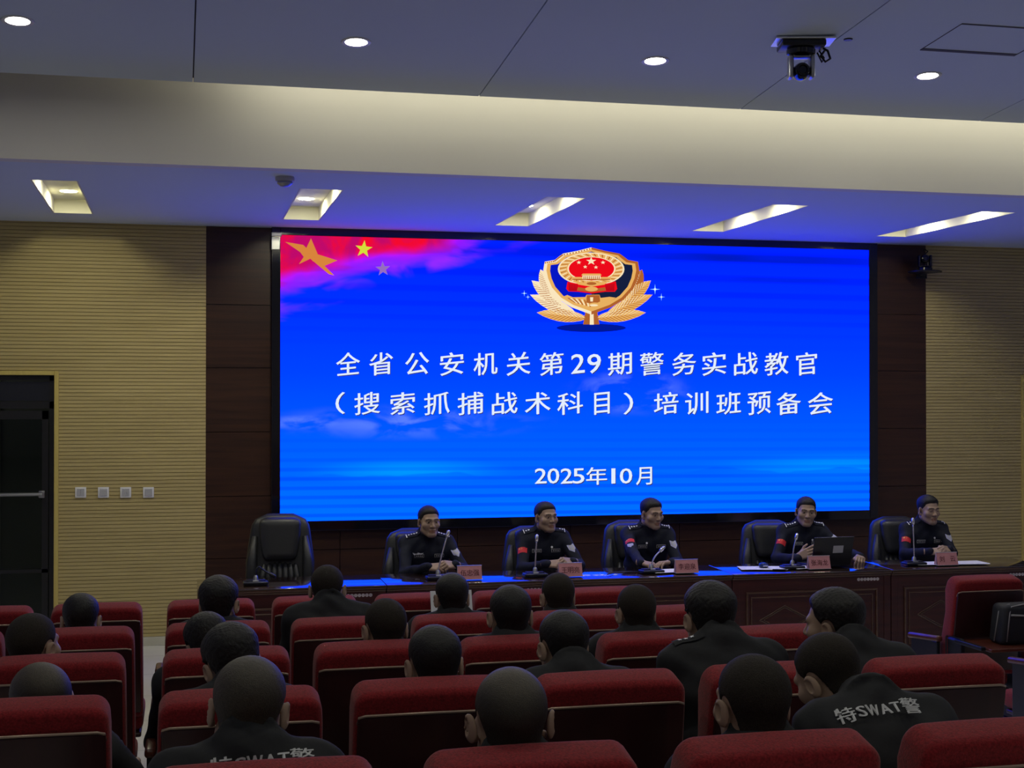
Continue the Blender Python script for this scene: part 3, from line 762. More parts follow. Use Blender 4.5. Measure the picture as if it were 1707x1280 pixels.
# ---- five joined conference desks
DY0, DY1, DZ = 10.2, 10.74, 0.77
DX = [0.13, 1.465, 2.80, 4.135, 5.47, 6.80]
dl = ['dark mahogany conference desk before the empty leather chair', 'dark mahogany conference desk before the officer with clasped hands and black jacket',
      'dark mahogany conference desk before the officer holding the microphone base', 'dark mahogany conference desk carrying the laptop', 'dark mahogany conference desk at the slatted wall end, under white papers']
proto = None
for i in range(5):
    if proto is None:
        W = 1.335
        t = thing('conference_desk', dl[i], 'desk', (DX[i], DY0, 0), 0, 'row of joined conference desks')
        m = MB(); m.box(0.002, W - 0.002, 0.0, DY1 - DY0, DZ - 0.022, DZ, 0.005, 3)
        for v in m.bm.verts:
            if v.co.z > DZ - 0.011: v.co.z -= 0.013 * (1 - v.co.y / (DY1 - DY0))
        m.build('desktop', M['desktop'], t, 'auto')
        m = MB(); m.box(0.002, W - 0.002, 0.012, DY1 - DY0 - 0.02, DZ - 0.042, DZ - 0.0225, 0.005, 2); m.box(0.002, W - 0.002, 0.028, 0.10, DZ - 0.06, DZ - 0.0425, 0.006, 2); m.build('edge_moulding', M['deskedge'], t, 'auto')
        m = MB(); m.box(0.003, W - 0.003, 0.04, 0.065, 0.0, DZ - 0.0605, 0.002); m.box(0.003, W - 0.003, 0.03, 0.045, 0.0, 0.09, 0.004)
        m.box(0.003, 0.06, 0.034, 0.045, 0.09, DZ - 0.061, 0.003); m.box(W - 0.06, W - 0.003, 0.034, 0.045, 0.09, DZ - 0.061, 0.003)
        m.build('front_panel', M['deskwood'], t)

        def rail(m, x0, x1, z0, z1, w, y0=0.028, y1=0.042):
            m.box(x0, x1, y0, y1, z1 - w, z1, 0.004); m.box(x0, x1, y0, y1, z0, z0 + w, 0.004); m.box(x0, x0 + w, y0, y1, z0 + w, z1 - w, 0.004); m.box(x1 - w, x1, y0, y1, z0 + w, z1 - w, 0.004)
        m = MB(); rail(m, 0.115, W - 0.115, 0.12, 0.615, 0.016); rail(m, 0.155, W - 0.155, 0.16, 0.575, 0.010, 0.033, 0.042)
        m.build('panel_moulding', M['deskedge'], t)
        for cx in (0.435, W - 0.435):
            m = MB(); a, b, z = 0.205, 0.107, 0.395
            for r, th in ((1.0, 0.012), (0.86, 0.007)):
                P4 = [(cx - a * r, z), (cx, z + b * r), (cx + a * r, z), (cx, z - b * r)]
                for j in range(4):
                    p, q = Vector((P4[j][0], 0.037, P4[j][1])), Vector((P4[(j + 1) % 4][0], 0.037, P4[(j + 1) % 4][1]))
                    m.tube([p, q], th * 0.5, 6)
            m.build('diamond_moulding', M['deskedge'], t)
        for sx in (0.003, W - 0.028): m = MB(); m.box(sx, sx + 0.025, 0.066, DY1 - DY0 - 0.05, 0, DZ - 0.0425); m.build('side_panel', M['deskwood'], t)
        m = MB()
        for j in range(7):
            cx = W - 0.275 + j * 0.027; n = 14
            ro, ri = 0.0125, 0.008 if j not in (3, 4) else 0.004
            m.lathe([(ri, 0.0), (ri, -0.003), (ro, -0.003), (ro, 0.0)], (cx, 0.04, DZ - 0.085), n, 'y')
        b = m.build('ring_decal', M['clear'], t); b['label'] = 'row of small pale ring stickers'
        proto = t
    else: t = dup(proto, (DX[i], DY0, 0), 0, dl[i])


# ---- microphones, name cards, papers, laptop
def mic(px, py, lb, path, dark=False, yaw=0.0, h=None):
    p = at(px, py, 10.36)
    t = thing('desk_microphone', lb, 'microphone', (p.x, 10.38, DZ), yaw, 'gooseneck microphones on the desks')
    m = MB(); m.box(-0.09, 0.09, -0.055, 0.055, 0, 0.022, 0.010, 3); m.box(-0.07, 0.07, -0.02, 0.045, 0.020, 0.030, 0.005); m.build('base', M['blackmetal'], t, 'auto')
    m = MB(); m.tube([(-0.02, -0.025, 0.024), (0.02, -0.025, 0.024)], 0.009, 8); m.lathe([(0.02, 0.0), (0.015, 0.03), (0.009, 0.038)], (path[0][0], path[0][1], 0.026), 16); m.build('socket', M['greymetal'], t, 'auto')
    sm = [Vector(q) for q in path]
    fine = []
    for a, b in zip(sm[:-1], sm[1:]): fine += [a.lerp(b, k / 6) for k in range(6)]
    fine.append(sm[-1])
    for _ in range(6): fine = [fine[0]] + [(fine[i - 1] + fine[i] * 2 + fine[i + 1]) / 4 for i in range(1, len(fine) - 1)] + [fine[-1]]
    st = M['blackmetal'] if dark else M['silver']
    m = MB(); m.tube(fine, 0.0055, 10); m.build('gooseneck', st, t, True)
    d = (fine[-1] - fine[-3]).normalized(); e = fine[-1]
    m = MB(); m.tube([e - d * 0.005, e, e + d * 0.02, e + d * 0.045, e + d * 0.052], [0.006, 0.012, 0.0135, 0.012, 0.004], 14); m.build('capsule', M['black'] if dark else M['silver'], t, True)
    return t


mic(427, 975, 'dark folded gooseneck microphone standing before the empty leather chair', [(0, 0, 0.06), (0.0, 0, 0.10), (0.02, 0.0, 0.13), (0.05, 0.01, 0.10), (0.10, 0.01, 0.07)], True)
mic(731, 963, 'tilted silver gooseneck microphone before the officer in the black jacket', [(0, 0, 0.06), (0.02, 0, 0.14), (0.055, 0, 0.27), (0.066, -0.01, 0.31)])
mic(893, 959, 'upright silver gooseneck microphone before the officer looking sideways, hands folded', [(0, 0, 0.06), (0.006, 0, 0.18), (0.012, 0, 0.26)])
mic(1087, 949, 'short bent silver gooseneck microphone with the officer\'s hand on its base', [(0, 0, 0.05), (0.005, -0.01, 0.09), (0.025, -0.02, 0.13), (0.06, -0.03, 0.165)], yaw=0.1)
mic(1322, 943, 'upright silver gooseneck microphone next to the laptop', [(0, 0, 0.06), (0.01, 0, 0.15), (0.03, 0, 0.225)])
mic(1525, 940, 'tall straight silver gooseneck microphone at the desk end by the slatted wall', [(0, 0, 0.06), (-0.004, 0, 0.2), (-0.008, 0, 0.325)])


def name_card(px, py, chars, lb, y=10.30, wdt=0.18, hgt=0.098, rz=0.0):
    p = at(px, py, y)
    t = thing('name_card', lb, 'name card', (p.x, y, DZ), rz, 'pink name cards')
    m = MB(); m.poly([(-wdt / 2, 0.0, 0.0), (wdt / 2, 0.0, 0.0), (wdt / 2, 0.03, hgt), (-wdt / 2, 0.03, hgt)], (0, 0.004, 0)); m.poly([(-wdt / 2, 0.06, 0.0), (wdt / 2, 0.06, 0.0), (wdt / 2, 0.034, hgt), (-wdt / 2, 0.034, hgt)], (0, 0.004, 0)); m.build('card', M['pink'], t)
    m = MB()
    for e in (-1, 1): m.box(e * wdt / 2 - 0.0015, e * wdt / 2 + 0.0015, 0.030, 0.037, 0.0, hgt + 0.002)
    m.box(-wdt / 2 - 0.004, wdt / 2 + 0.004, 0.029, 0.039, hgt, hgt + 0.004); m.box(-wdt / 2 - 0.004, wdt / 2 + 0.004, -0.004, 0.066, 0, 0.003); m.build('clear_holder', M['clear'], t)
    m = MB(); n = len(chars); st = wdt * 0.80 / max(n, 1)
    for i, ch in enumerate(chars):
        if ch == ' ': continue
        V, T = text_mesh(ch); k = 0.044 / V.max(); cx = (i - (n - 1) / 2) * st
        for ox in (-0.0006, 0.0006):
            vs_ = []
            for v in V:
                x = (v[0] - V[:, 0].max() / 2) * k + cx + ox; z = hgt * 0.5 + (v[1] - V[:, 1].max() / 2) * k
                vs_.append(m.bm.verts.new((x, 0.03 * z / hgt - 0.0012 + ox * 0.2, z)))
            for f_ in T:
                try: m.bm.faces.new([vs_[j] for j in f_])
                except ValueError: pass
    m.build('lettering', M['ink'], t, recalc=False)
    return t


name_card(784, 968, '伍忠强', 'pink name card beside the officer in the black jacket', 10.27)
name_card(952, 963, '王明亮', 'pink name card just behind a listener\'s head, before folded hands', 10.27)
name_card(1146, 957, '李迎泉', 'pink name card beside the white papers and short bent microphone', 10.28)
name_card(1367, 949, '张海龙', 'pink name card standing against the laptop', 10.28)
name_card(1580, 946, '刘 云', 'pink name card on white papers before clasped hands at the desk end', 10.28)


def papers(px, py, y, wdt, dep, rz, lb, n=3):
    p = at(px, py, y)
    m = MB()
    for i in range(n):
        r = Matrix.Rotation(rz + i * 0.03, 4, 'Z'); m.box(-wdt / 2, wdt / 2, -dep / 2, dep / 2, 0.0005 + i * 0.0012, 0.0014 + i * 0.0012, M4=r)
    return tag(m.build('papers', M['paper'], None, loc=(p.x, y, DZ)), lb, 'paper', 'papers on the desks')


papers(1118, 946, 10.43, 0.34, 0.21, 0.05, 'white paper sheets behind the name card by the short microphone')
papers(1270, 944, 10.43, 0.36, 0.22, -0.25, 'white papers under the dark earphone case')
papers(1342, 940, 10.42, 0.26, 0.2, 0.1, 'white papers tucked between upright microphone and laptop')
papers(1580, 942, 10.41, 0.62, 0.21, -0.1, 'wide white papers under the name card at the desk end')
p = at(1274, 940, 10.42)
t = thing('earphone_case', 'small glossy dark blue earphone case on white papers', 'case', (p.x, 10.44, DZ + 0.005))
m = MB(); m.lathe([(0.012, 0), (0.036, 0.004), (0.042, 0.018), (0.030, 0.034), (0.006, 0.040)], n=24); m.build('shell', mat('blue_case', (0.01, 0.03, 0.14), 0.2), t, True)
m = MB(); m.box(-0.02, 0.02, -0.046, -0.03, 0.012, 0.022, 0.003); m.build('clasp', M['silver'], t)
m = MB(); m.tube([(-0.05, -0.05, 0.002), (0.03, -0.08, 0.002), (0.09, -0.05, 0.002)], 0.004, 8); m.tube([(0.09, -0.05, 0.002), (0.096, -0.047, 0.002)], [0.004, 0.001], 8)
tag(m.build('pen', M['black'], None, True, loc=(p.x + 0.07, 10.36, DZ + 0.002)), 'thin dark pen lying beside the earphone case', 'pen')
m = MB(); pts = [at(1012, 958, 10.31), at(1025, 953, 10.4), at(1050, 951, 10.42), at(1070, 951, 10.40)]
m.tube([(q.x, q.y, DZ + 0.005) for q in pts], 0.0045, 8); tag(m.build('microphone_cable', M['black'], None, True), 'thin black cable trailing over the desk to the short microphone', 'cable')

p = at(1391, 944, 10.33)
t = thing('laptop', 'open black laptop seen from behind on the conference desk', 'laptop', (p.x, 10.40, DZ), math.radians(4))
m = MB(); m.box(-0.175, 0.175, 0.0, 0.235, 0.004, 0.02, 0.004); m.build('base', M['black'], t)
m = MB(); m.box(-0.16, 0.16, 0.05, 0.15, 0.0195, 0.022); m.build('keyboard', M['blackmetal'], t)
R_ = Matrix.Translation((0, 0.0, 0.016)) @ Matrix.Rotation(math.radians(14), 4, 'X')
m = MB(); m.box(-0.175, 0.175, -0.004, 0.004, 0.0, 0.232, 0.003, M4=R_); m.build('lid', M['black'], t)
m = MB(); m.box(-0.165, 0.165, 0.0041, 0.0046, 0.012, 0.222, M4=R_); m.build('screen', emis('laptop_screen', (0.25, 0.3, 0.4), 0.5), t)
m = MB(); m.box(0.0, 0.09, -0.0046, -0.004, 0.10, 0.16, M4=R_); b = m.build('sticker', M['socketgrey'], t); b['label'] = 'grey asset sticker'


# ---- black leather conference chairs (facing the room: local +y is the way the sitter looks)
def leather_chair(lb, loc, rz):
    t = thing('leather_chair', lb, 'chair', loc, rz, 'black leather chairs behind the desks')
    RC = math.radians(9)

    def shell(m, w0, w1, w2, z0, z1, y0, th, rnd, ny=10):
        """padded slab: w0/w1/w2 half widths at bottom, middle, top"""
        rings = []; n = 18
        for k in range(n + 1):
            f = k / n; z = z0 + (z1 - z0) * f
            wd = w0 + (w1 - w0) * min(1, f * 2) if f < 0.5 else w1 + (w2 - w1) * (f - 0.5) * 2
            e = min(1.0, (1 - f) * (z1 - z0) / rnd); e2 = min(1.0, f * (z1 - z0) / rnd + 0.15)
            sh = math.sqrt(max(0.0, 1 - (1 - e) ** 2)); sb = math.sqrt(max(0.0, 1 - (1 - min(1, e2)) ** 2))
            wd = wd - rnd * (1 - sh) - rnd * 0.6 * (1 - sb); tt = th * (0.25 + 0.75 * min(sh, sb))
            yc = y0 - math.tan(RC) * (z - z0)
            ring = []
            for q in range(28):
                a = q * 2 * math.pi / 28; ca, sa = math.cos(a), math.sin(a); p_ = 0.45
                ring.append(Vector((max(wd, 0.01) * math.copysign(abs(ca) ** p_, ca), yc + tt * math.copysign(abs(sa) ** 0.7, sa), z)))
            rings.append(ring)
        m.ring(rings)
    m = MB(); shell(m, 0.235, 0.27, 0.215, 0.42, 1.19, -0.20, 0.065, 0.11); m.build('backrest', M['leather'], t, True)
    m = MB(); shell(m, 0.13, 0.158, 0.165, 0.84, 1.165, -0.195, 0.06, 0.05); m.build('head_pad', M['leatherpad'], t, True)
    m = MB()
    for k in range(7):
        x = (k - 3) * 0.044; h0 = 0.60 + 0.012 * abs(k - 3); h1 = 0.815 - 0.004 * abs(k - 3)
        m.tube([(x * 1.08, -0.165, h0), (x * 1.08, -0.148, h0 + 0.03), (x, -0.165, (h0 + h1) / 2), (x * 0.9, -0.195, h1 - 0.01), (x * 0.9, -0.21, h1)], [0.012, 0.024, 0.025, 0.022, 0.01], 10)
    m.build('lumbar_pad', M['leatherpad'], t, True)
    for s in (-1, 1):
        m = MB(); m.tube([(s * 0.205, -0.17, 0.52), (s * 0.222, -0.16, 0.66), (s * 0.218, -0.19, 0.82), (s * 0.195, -0.23, 1.02)], [0.03, 0.045, 0.043, 0.02], 12); m.build('side_bolster', M['leather'], t, True)
    m = MB(); m.box(-0.26, 0.26, -0.2, 0.30, 0.40, 0.51, 0.045, 4); m.build('seat', M['leatherpad'], t, True)
    for s in (-1, 1):
        m = MB(); m.tube([(s * 0.29, -0.26, 0.66), (s * 0.295, -0.15, 0.675), (s * 0.30, 0.05, 0.665), (s * 0.295, 0.20, 0.64), (s * 0.29, 0.23, 0.58), (s * 0.28, 0.10, 0.44)], [0.024, 0.03, 0.032, 0.03, 0.024, 0.02], 12); a = m.build('armrest', M['leather'], t, True)
        m = MB(); m.lathe([(0.0, 0.0), (0.014, 0.002), (0.014, 0.01)], (s * 0.295, -0.245, 0.672), 12, 'y'); m.build('stud', M['silver'], a)
    m = MB(); m.lathe([(0.028, 0.10), (0.028, 0.30), (0.05, 0.31), (0.05, 0.42)], n=16); m.build('gas_column', M['blackmetal'], t, 'auto')
    for k in range(5):
        a = k * 2 * math.pi / 5; c, s = math.cos(a), math.sin(a)
        m = MB(); m.tube([(c * 0.02, s * 0.02, 0.115), (c * 0.15, s * 0.15, 0.105), (c * 0.30, s * 0.30, 0.075)], [0.026, 0.022, 0.016], 8); l_ = m.build('leg', M['black'], t, True)
        m = MB(); m.lathe([(0.026, -0.018), (0.028, -0.006), (0.028, 0.006), (0.026, 0.018)], (c * 0.30, s * 0.30, 0.028), 14, 'x'); m.build('caster', M['black'], l_, 'auto')
    return t


ch = leather_chair('empty black leather chair with ribbed lumbar pad, beside the cladding', (at(465, 900, 11.15).x, 11.10, 0), math.pi - 0.10)
for px, Y, z, lb in ((688, 11.52, -0.07, 'black leather chair behind the officer in the black jacket'), (886, 11.50, -0.07, 'black leather chair behind the officer with the red flag patch and sideways glance'),
                  (1050, 11.5, -0.05, 'black leather chair behind the officer with a hand on the microphone'), (1277, 11.50, -0.065, 'black leather chair behind the speaker at the laptop'), (1490, 11.50, -0.06, 'black leather chair behind the officer with closed eyes')):
    c = dup(ch, (at(px, 900, Y).x, Y - 0.25, 0), math.pi + (-0.08 if px < 1200 else -0.12), lb)
    c.scale = (1.0, 1.0, 0.965 + z * 1.35)


# ================================================================== AUDITORIUM SEATS
ROWY = {'E': 7.75, 'D': 6.45, 'C': 5.30, 'B': 4.12, 'A': 2.92}
CW = 0.55


def make_chair():
    """origin on the floor under the rear top edge of the back; faces +y"""
    t = thing('auditorium_chair', 'x', 'chair', (0, 0, 0), 0, 'red auditorium chairs')
    RC = math.radians(10)
    lean = lambda z: (1.03 - z) * math.tan(RC)
    m = MB()
    bm = m.bm
    vs_ = bmesh.ops.create_cube(bm, size=1)['verts']
    for v in vs_: v.co = Vector((v.co.x * 0.468, 0.055 + v.co.y * 0.11, 0.704 + v.co.z * 0.608))
    top = [e for e in bm.edges if abs(e.verts[0].co.x - e.verts[1].co.x) < 1e-6 and abs(e.verts[0].co.z - e.verts[1].co.z) < 1e-6 and e.verts[0].co.z > 0.9]
    bmesh.ops.bevel(bm, geom=top, offset=0.042, segments=6, affect='EDGES', profile=0.5)
    ed = [e for e in bm.edges if e.calc_face_angle(0) > 1.2]
    bmesh.ops.bevel(bm, geom=ed, offset=0.024, segments=4, affect='EDGES', profile=0.5)
    bmesh.ops.bisect_plane(bm, geom=bm.verts[:] + bm.edges[:] + bm.faces[:], plane_co=(0, 0, 0.93), plane_no=(0, 0, 1))
    bmesh.ops.bisect_plane(bm, geom=bm.verts[:] + bm.edges[:] + bm.faces[:], plane_co=(0, 0, 0.80), plane_no=(0, 0, 1))
    bmesh.ops.bisect_plane(bm, geom=bm.verts[:] + bm.edges[:] + bm.faces[:], plane_co=(0, 0, 0.60), plane_no=(0, 0, 1))
    for px in (-0.12, 0, 0.12): bmesh.ops.bisect_plane(bm, geom=bm.verts[:] + bm.edges[:] + bm.faces[:], plane_co=(px, 0, 0), plane_no=(1, 0, 0))
    for v in bm.verts:
        z = v.co.z
        v.co.y += lean(z)
        if v.co.y - lean(z) > 0.06: v.co.y += 0.03 * math.exp(-((z - 0.92) / 0.07) ** 2) + 0.025 * math.exp(-((z - 0.62) / 0.1) ** 2)   # head roll and lumbar
        v.co.x *= 1 + 0.015 * (1.03 - z) - 0.03 * max(0, z - 0.9) / 0.13
        if z > 0.9: v.co.z += 0.005 * (1 - (v.co.x / 0.25) ** 2) + (v.co.y - lean(z) - 0.055) * 0.26 * (z - 0.9) / 0.11
    m.build('backrest', M['red'], t, 'auto')
    m = MB(); vsb = m.box(-0.222, 0.222, -0.012, 0.004, 0.43, 0.930, 0.006, 2)
    for v in m.bm.verts: v.co.y += lean(v.co.z); v.co.x *= 1 + 0.03 * (1.03 - v.co.z)
    m.build('back_panel', M['backwood'], t, 'auto')
    m = MB(); m.tube([(-0.221, 0.006 + lean(0.90), 0.906), (-0.218, -0.010 + lean(0.92), 0.929), (-0.20, -0.013 + lean(0.925), 0.934), (0, -0.014 + lean(0.925), 0.935), (0.20, -0.013 + lean(0.925), 0.934), (0.218, -0.010 + lean(0.92), 0.929), (0.221, 0.006 + lean(0.90), 0.906)], 0.0042, 8)
    m.build('panel_lip', M['lip'], t, True)
    m = MB(); m.box(-0.235, 0.235, 0.18, 0.66, 0.31, 0.415, 0.04, 4); m.build('seat', M['red'], t, 'auto')
    m = MB(); m.box(-0.225, 0.225, 0.17, 0.62, 0.28, 0.308, 0.01); m.build('seat_pan', M['backwood'], t)

    def arm(s):
        m = MB(); m.box(s * 0.275 - 0.021, s * 0.275 + 0.021, 0.13, 0.50, 0.615, 0.65, 0.013, 3)
        for v in m.bm.verts:
            if v.co.y > 0.4: v.co.z -= (v.co.y - 0.4) * 0.35
        m.build('armrest', M['armwood'], t, 'auto')
        m = MB(); m.box(s * 0.275 - 0.013, s * 0.275 + 0.013, 0.15, 0.46, 0.10, 0.615, 0.006); m.box(s * 0.275 - 0.02, s * 0.275 + 0.02, 0.10, 0.42, 0.0, 0.10, 0.006)
        m.build('side_frame', M['blackmetal'], t)
    arm(-1)
    return t, arm


rowword = {'E': 'front row', 'D': 'second row', 'C': 'third row', 'B': 'fourth row', 'A': 'fifth row'}
seatword = {-2: 'second chair beyond the narrow gap on the door side', -1: 'first chair beyond the narrow gap on the door side', 0: 'fifth chair from the wide aisle, beside the narrow gap', 1: 'fourth chair from the wide aisle', 2: 'third chair from the wide aisle', 3: 'second chair from the wide aisle', 4: 'chair at the wide aisle'}
SEAT = {}
c0, arm_fn = make_chair()
c1 = dup(c0, (0, 0, 0), 0, 'x')                                # an end chair with a second arm
kids = set(c0.children); arm_fn(1)
for o in [k for k in c0.children if k not in kids]: o.parent = c1
first = {c0: True, c1: True}


def seat_x(k, r='C'): return (0.175 + (0.568 if r == 'A' else 0.556) * k) if k >= 0 else (-0.42 + CW * (k + 1))


def put(src, loc, rz, label):
    if first[src]: first[src] = False; src.location = loc; src.rotation_euler = (0, 0, rz); src['label'] = label; return src
    return dup(src, loc, rz, label)


rng = random.Random(3)
for r, Y in ROWY.items():
    for k in {'E': range(-2, 5), 'D': range(-2, 5), 'C': range(-1, 5), 'B': range(-1, 5), 'A': range(0, 5)}[r]:
        end = k == 4
        x = seat_x(k, r) + rng.uniform(-0.003, 0.003)
        SEAT[r, k] = put(c1 if end else c0, (x, Y + rng.uniform(-0.02, 0.02), floor_z(Y + 0.3)), rng.uniform(-0.004, 0.004), 'red velvet auditorium chair, %s, %s' % (rowword[r], seatword[k]))
# the block across the aisle
for r, k, Y, x in (('E', 0, 7.75, 4.815), ('E', 1, 7.75, 5.365), ('D', 0, 6.45, 4.70), ('D', 1, 6.45, 5.25)):
    SEAT[r, 10 + k] = put(c1 if k == 1 else c0, (x, Y, floor_z(Y + 0.3)), 0, 'red velvet auditorium chair across the wide aisle, %s, %s' % (rowword[r], ['first from the aisle', 'second from the aisle'][k]))
# fold-down writing table behind the front-row chair across the aisle
t = SEAT['E', 10]
t['label'] = 'red auditorium chair across the aisle with a black bag on its fold-down table'
m = MB(); m.box(-0.21, 0.23, -0.33, 0.03, 0.625, 0.645, 0.005); tb = m.build('folding_table', M['armwood'], t)
m = MB(); m.box(-0.245, -0.215, -0.28, 0.02, 0.628, 0.652, 0.004); m.box(-0.24, -0.225, -0.06, 0.12, 0.50, 0.66, 0.02); m.build('bracket', M['blackmetal'], tb)
bx = t.location.x + 0.12; bz = t.location.z + 0.6455
b = thing('bag', 'black boxy bag with grey piping on the fold-down table', 'bag', (bx, 7.62, bz), 0)
m = MB(); m.box(-0.17, 0.25, -0.10, 0.06, 0, 0.235, 0.03, 4)
for v in m.bm.verts: v.co.x += (0.235 - v.co.z) * (-0.12 if v.co.x < 0 else 0.1)
m.build('pouch', M['bagcloth'], b, 'auto')
m = MB(); m.tube([(-0.165, -0.098, 0.02), (-0.145, -0.10, 0.19), (-0.13, -0.09, 0.225), (-0.05, -0.085, 0.236), (0.21, -0.085, 0.236)], 0.004, 8); m.tube([(-0.20, -0.02, 0.015), (-0.175, -0.03, 0.19), (-0.15, -0.03, 0.225), (-0.12, -0.06, 0.236)], 0.004, 8); m.build('piping', M['piping'], b, True)
m = MB(); m.tube([(-0.14, -0.105, 0.178), (0.0, -0.108, 0.168), (0.2, -0.108, 0.16)], 0.006, 8); m.build('zipper', M['piping'], b, True)
# ================================================================== PEOPLE
f32 = np.float32


def surface_nets(f, xs, ys, zs):
    """closed quad surface of f < 0 on a grid"""
    s = f < 0
    nx, ny, nz = f.shape
    cnt = np.zeros((nx - 1, ny - 1, nz - 1), np.int8)
    for i in (0, 1):
        for j in (0, 1):
            for k in (0, 1): cnt += s[i:nx - 1 + i, j:ny - 1 + j, k:nz - 1 + k]
    I = np.argwhere((cnt > 0) & (cnt < 8))
    idx = -np.ones(cnt.shape, np.int64); idx[I[:, 0], I[:, 1], I[:, 2]] = np.arange(len(I))
    acc = np.zeros((len(I), 3)); num = np.zeros(len(I))
    C = [(i, j, k) for i in (0, 1) for j in (0, 1) for k in (0, 1)]
    G = lambda c: f[I[:, 0] + c[0], I[:, 1] + c[1], I[:, 2] + c[2]]
    for a in C:
        for b in C:
            if sum(b) - sum(a) == 1 and sum(abs(p - q) for p, q in zip(a, b)) == 1:
                fa, fb = G(a), G(b); m = (fa < 0) != (fb < 0)
                t = np.where(m, fa / np.where(m, fa - fb, 1), 0)
                p = np.array(a) + t[:, None] * (np.array(b) - np.array(a))
                acc += np.where(m[:, None], p, 0); num += m
    V = I + acc / num[:, None]
    V = np.stack([np.interp(V[:, 0], np.arange(nx), xs), np.interp(V[:, 1], np.arange(ny), ys), np.interp(V[:, 2], np.arange(nz), zs)], 1)
    Q = []
    for ax in range(3):
        A = s.take(range(0, s.shape[ax] - 1), ax); B = s.take(range(1, s.shape[ax]), ax)
        E_ = np.argwhere(A != B)
        u, v = (ax + 1) % 3, (ax + 2) % 3
        E_ = E_[(E_[:, u] > 0) & (E_[:, v] > 0) & (E_[:, u] < f.shape[u] - 1) & (E_[:, v] < f.shape[v] - 1)]
        if not len(E_): continue
        def cell(du, dv):
            c = E_.copy(); c[:, u] += du; c[:, v] += dv; return idx[c[:, 0], c[:, 1], c[:, 2]]
        q = np.stack([cell(-1, -1), cell(0, -1), cell(0, 0), cell(-1, 0)], 1)
        ins = A[E_[:, 0], E_[:, 1], E_[:, 2]]
        q[~ins] = q[~ins][:, ::-1]; Q.append(q)
    Q = np.concatenate(Q); Q = Q[(Q >= 0).all(1)]
    return V, Q


class Grid:
    def __init__(s, lo, hi, h):
        s.ax = [np.arange(a, b + h, h).astype(f32) for a, b in zip(lo, hi)]
        s.X, s.Y, s.Z = np.meshgrid(*s.ax, indexing='ij'); s.f = np.full(s.X.shape, 9.0, f32)

    def cap(s, a, b, r1, r2=None):
        r2 = r1 if r2 is None else r2
        a = np.array(a, f32); d = np.array(b, f32) - a; dd = max(float(d @ d), 1e-9)
        px, py, pz = s.X - a[0], s.Y - a[1], s.Z - a[2]
        h = np.clip((px * d[0] + py * d[1] + pz * d[2]) / dd, 0, 1)
        return np.sqrt((px - d[0] * h) ** 2 + (py - d[1] * h) ** 2 + (pz - d[2] * h) ** 2) - (r1 + (r2 - r1) * h)

    def ell(s, c, r, R=None):
        px, py, pz = s.X - c[0], s.Y - c[1], s.Z - c[2]
        if R is not None:
            R = np.array(R); px, py, pz = [R[0][i] * px + R[1][i] * py + R[2][i] * pz for i in range(3)]
        k0 = np.sqrt((px / r[0]) ** 2 + (py / r[1]) ** 2 + (pz / r[2]) ** 2)
        k1 = np.sqrt((px / r[0] ** 2) ** 2 + (py / r[1] ** 2) ** 2 + (pz / r[2] ** 2) ** 2)
        return k0 * (k0 - 1) / np.maximum(k1, 1e-6)

    @staticmethod
    def smin(a, b, k):
        h = np.maximum(k - np.abs(a - b), 0) / k
        return np.minimum(a, b) - h * h * k * 0.25

    def add(s, d, k=0.02): s.f = s.smin(s.f, d, k) if k > 0 else np.minimum(s.f, d)

    def sub(s, d, k=0.01): s.f = -s.smin(-s.f, d, k) if k > 0 else np.maximum(s.f, -d)

    def mesh(s): return surface_nets(s.f, *s.ax)


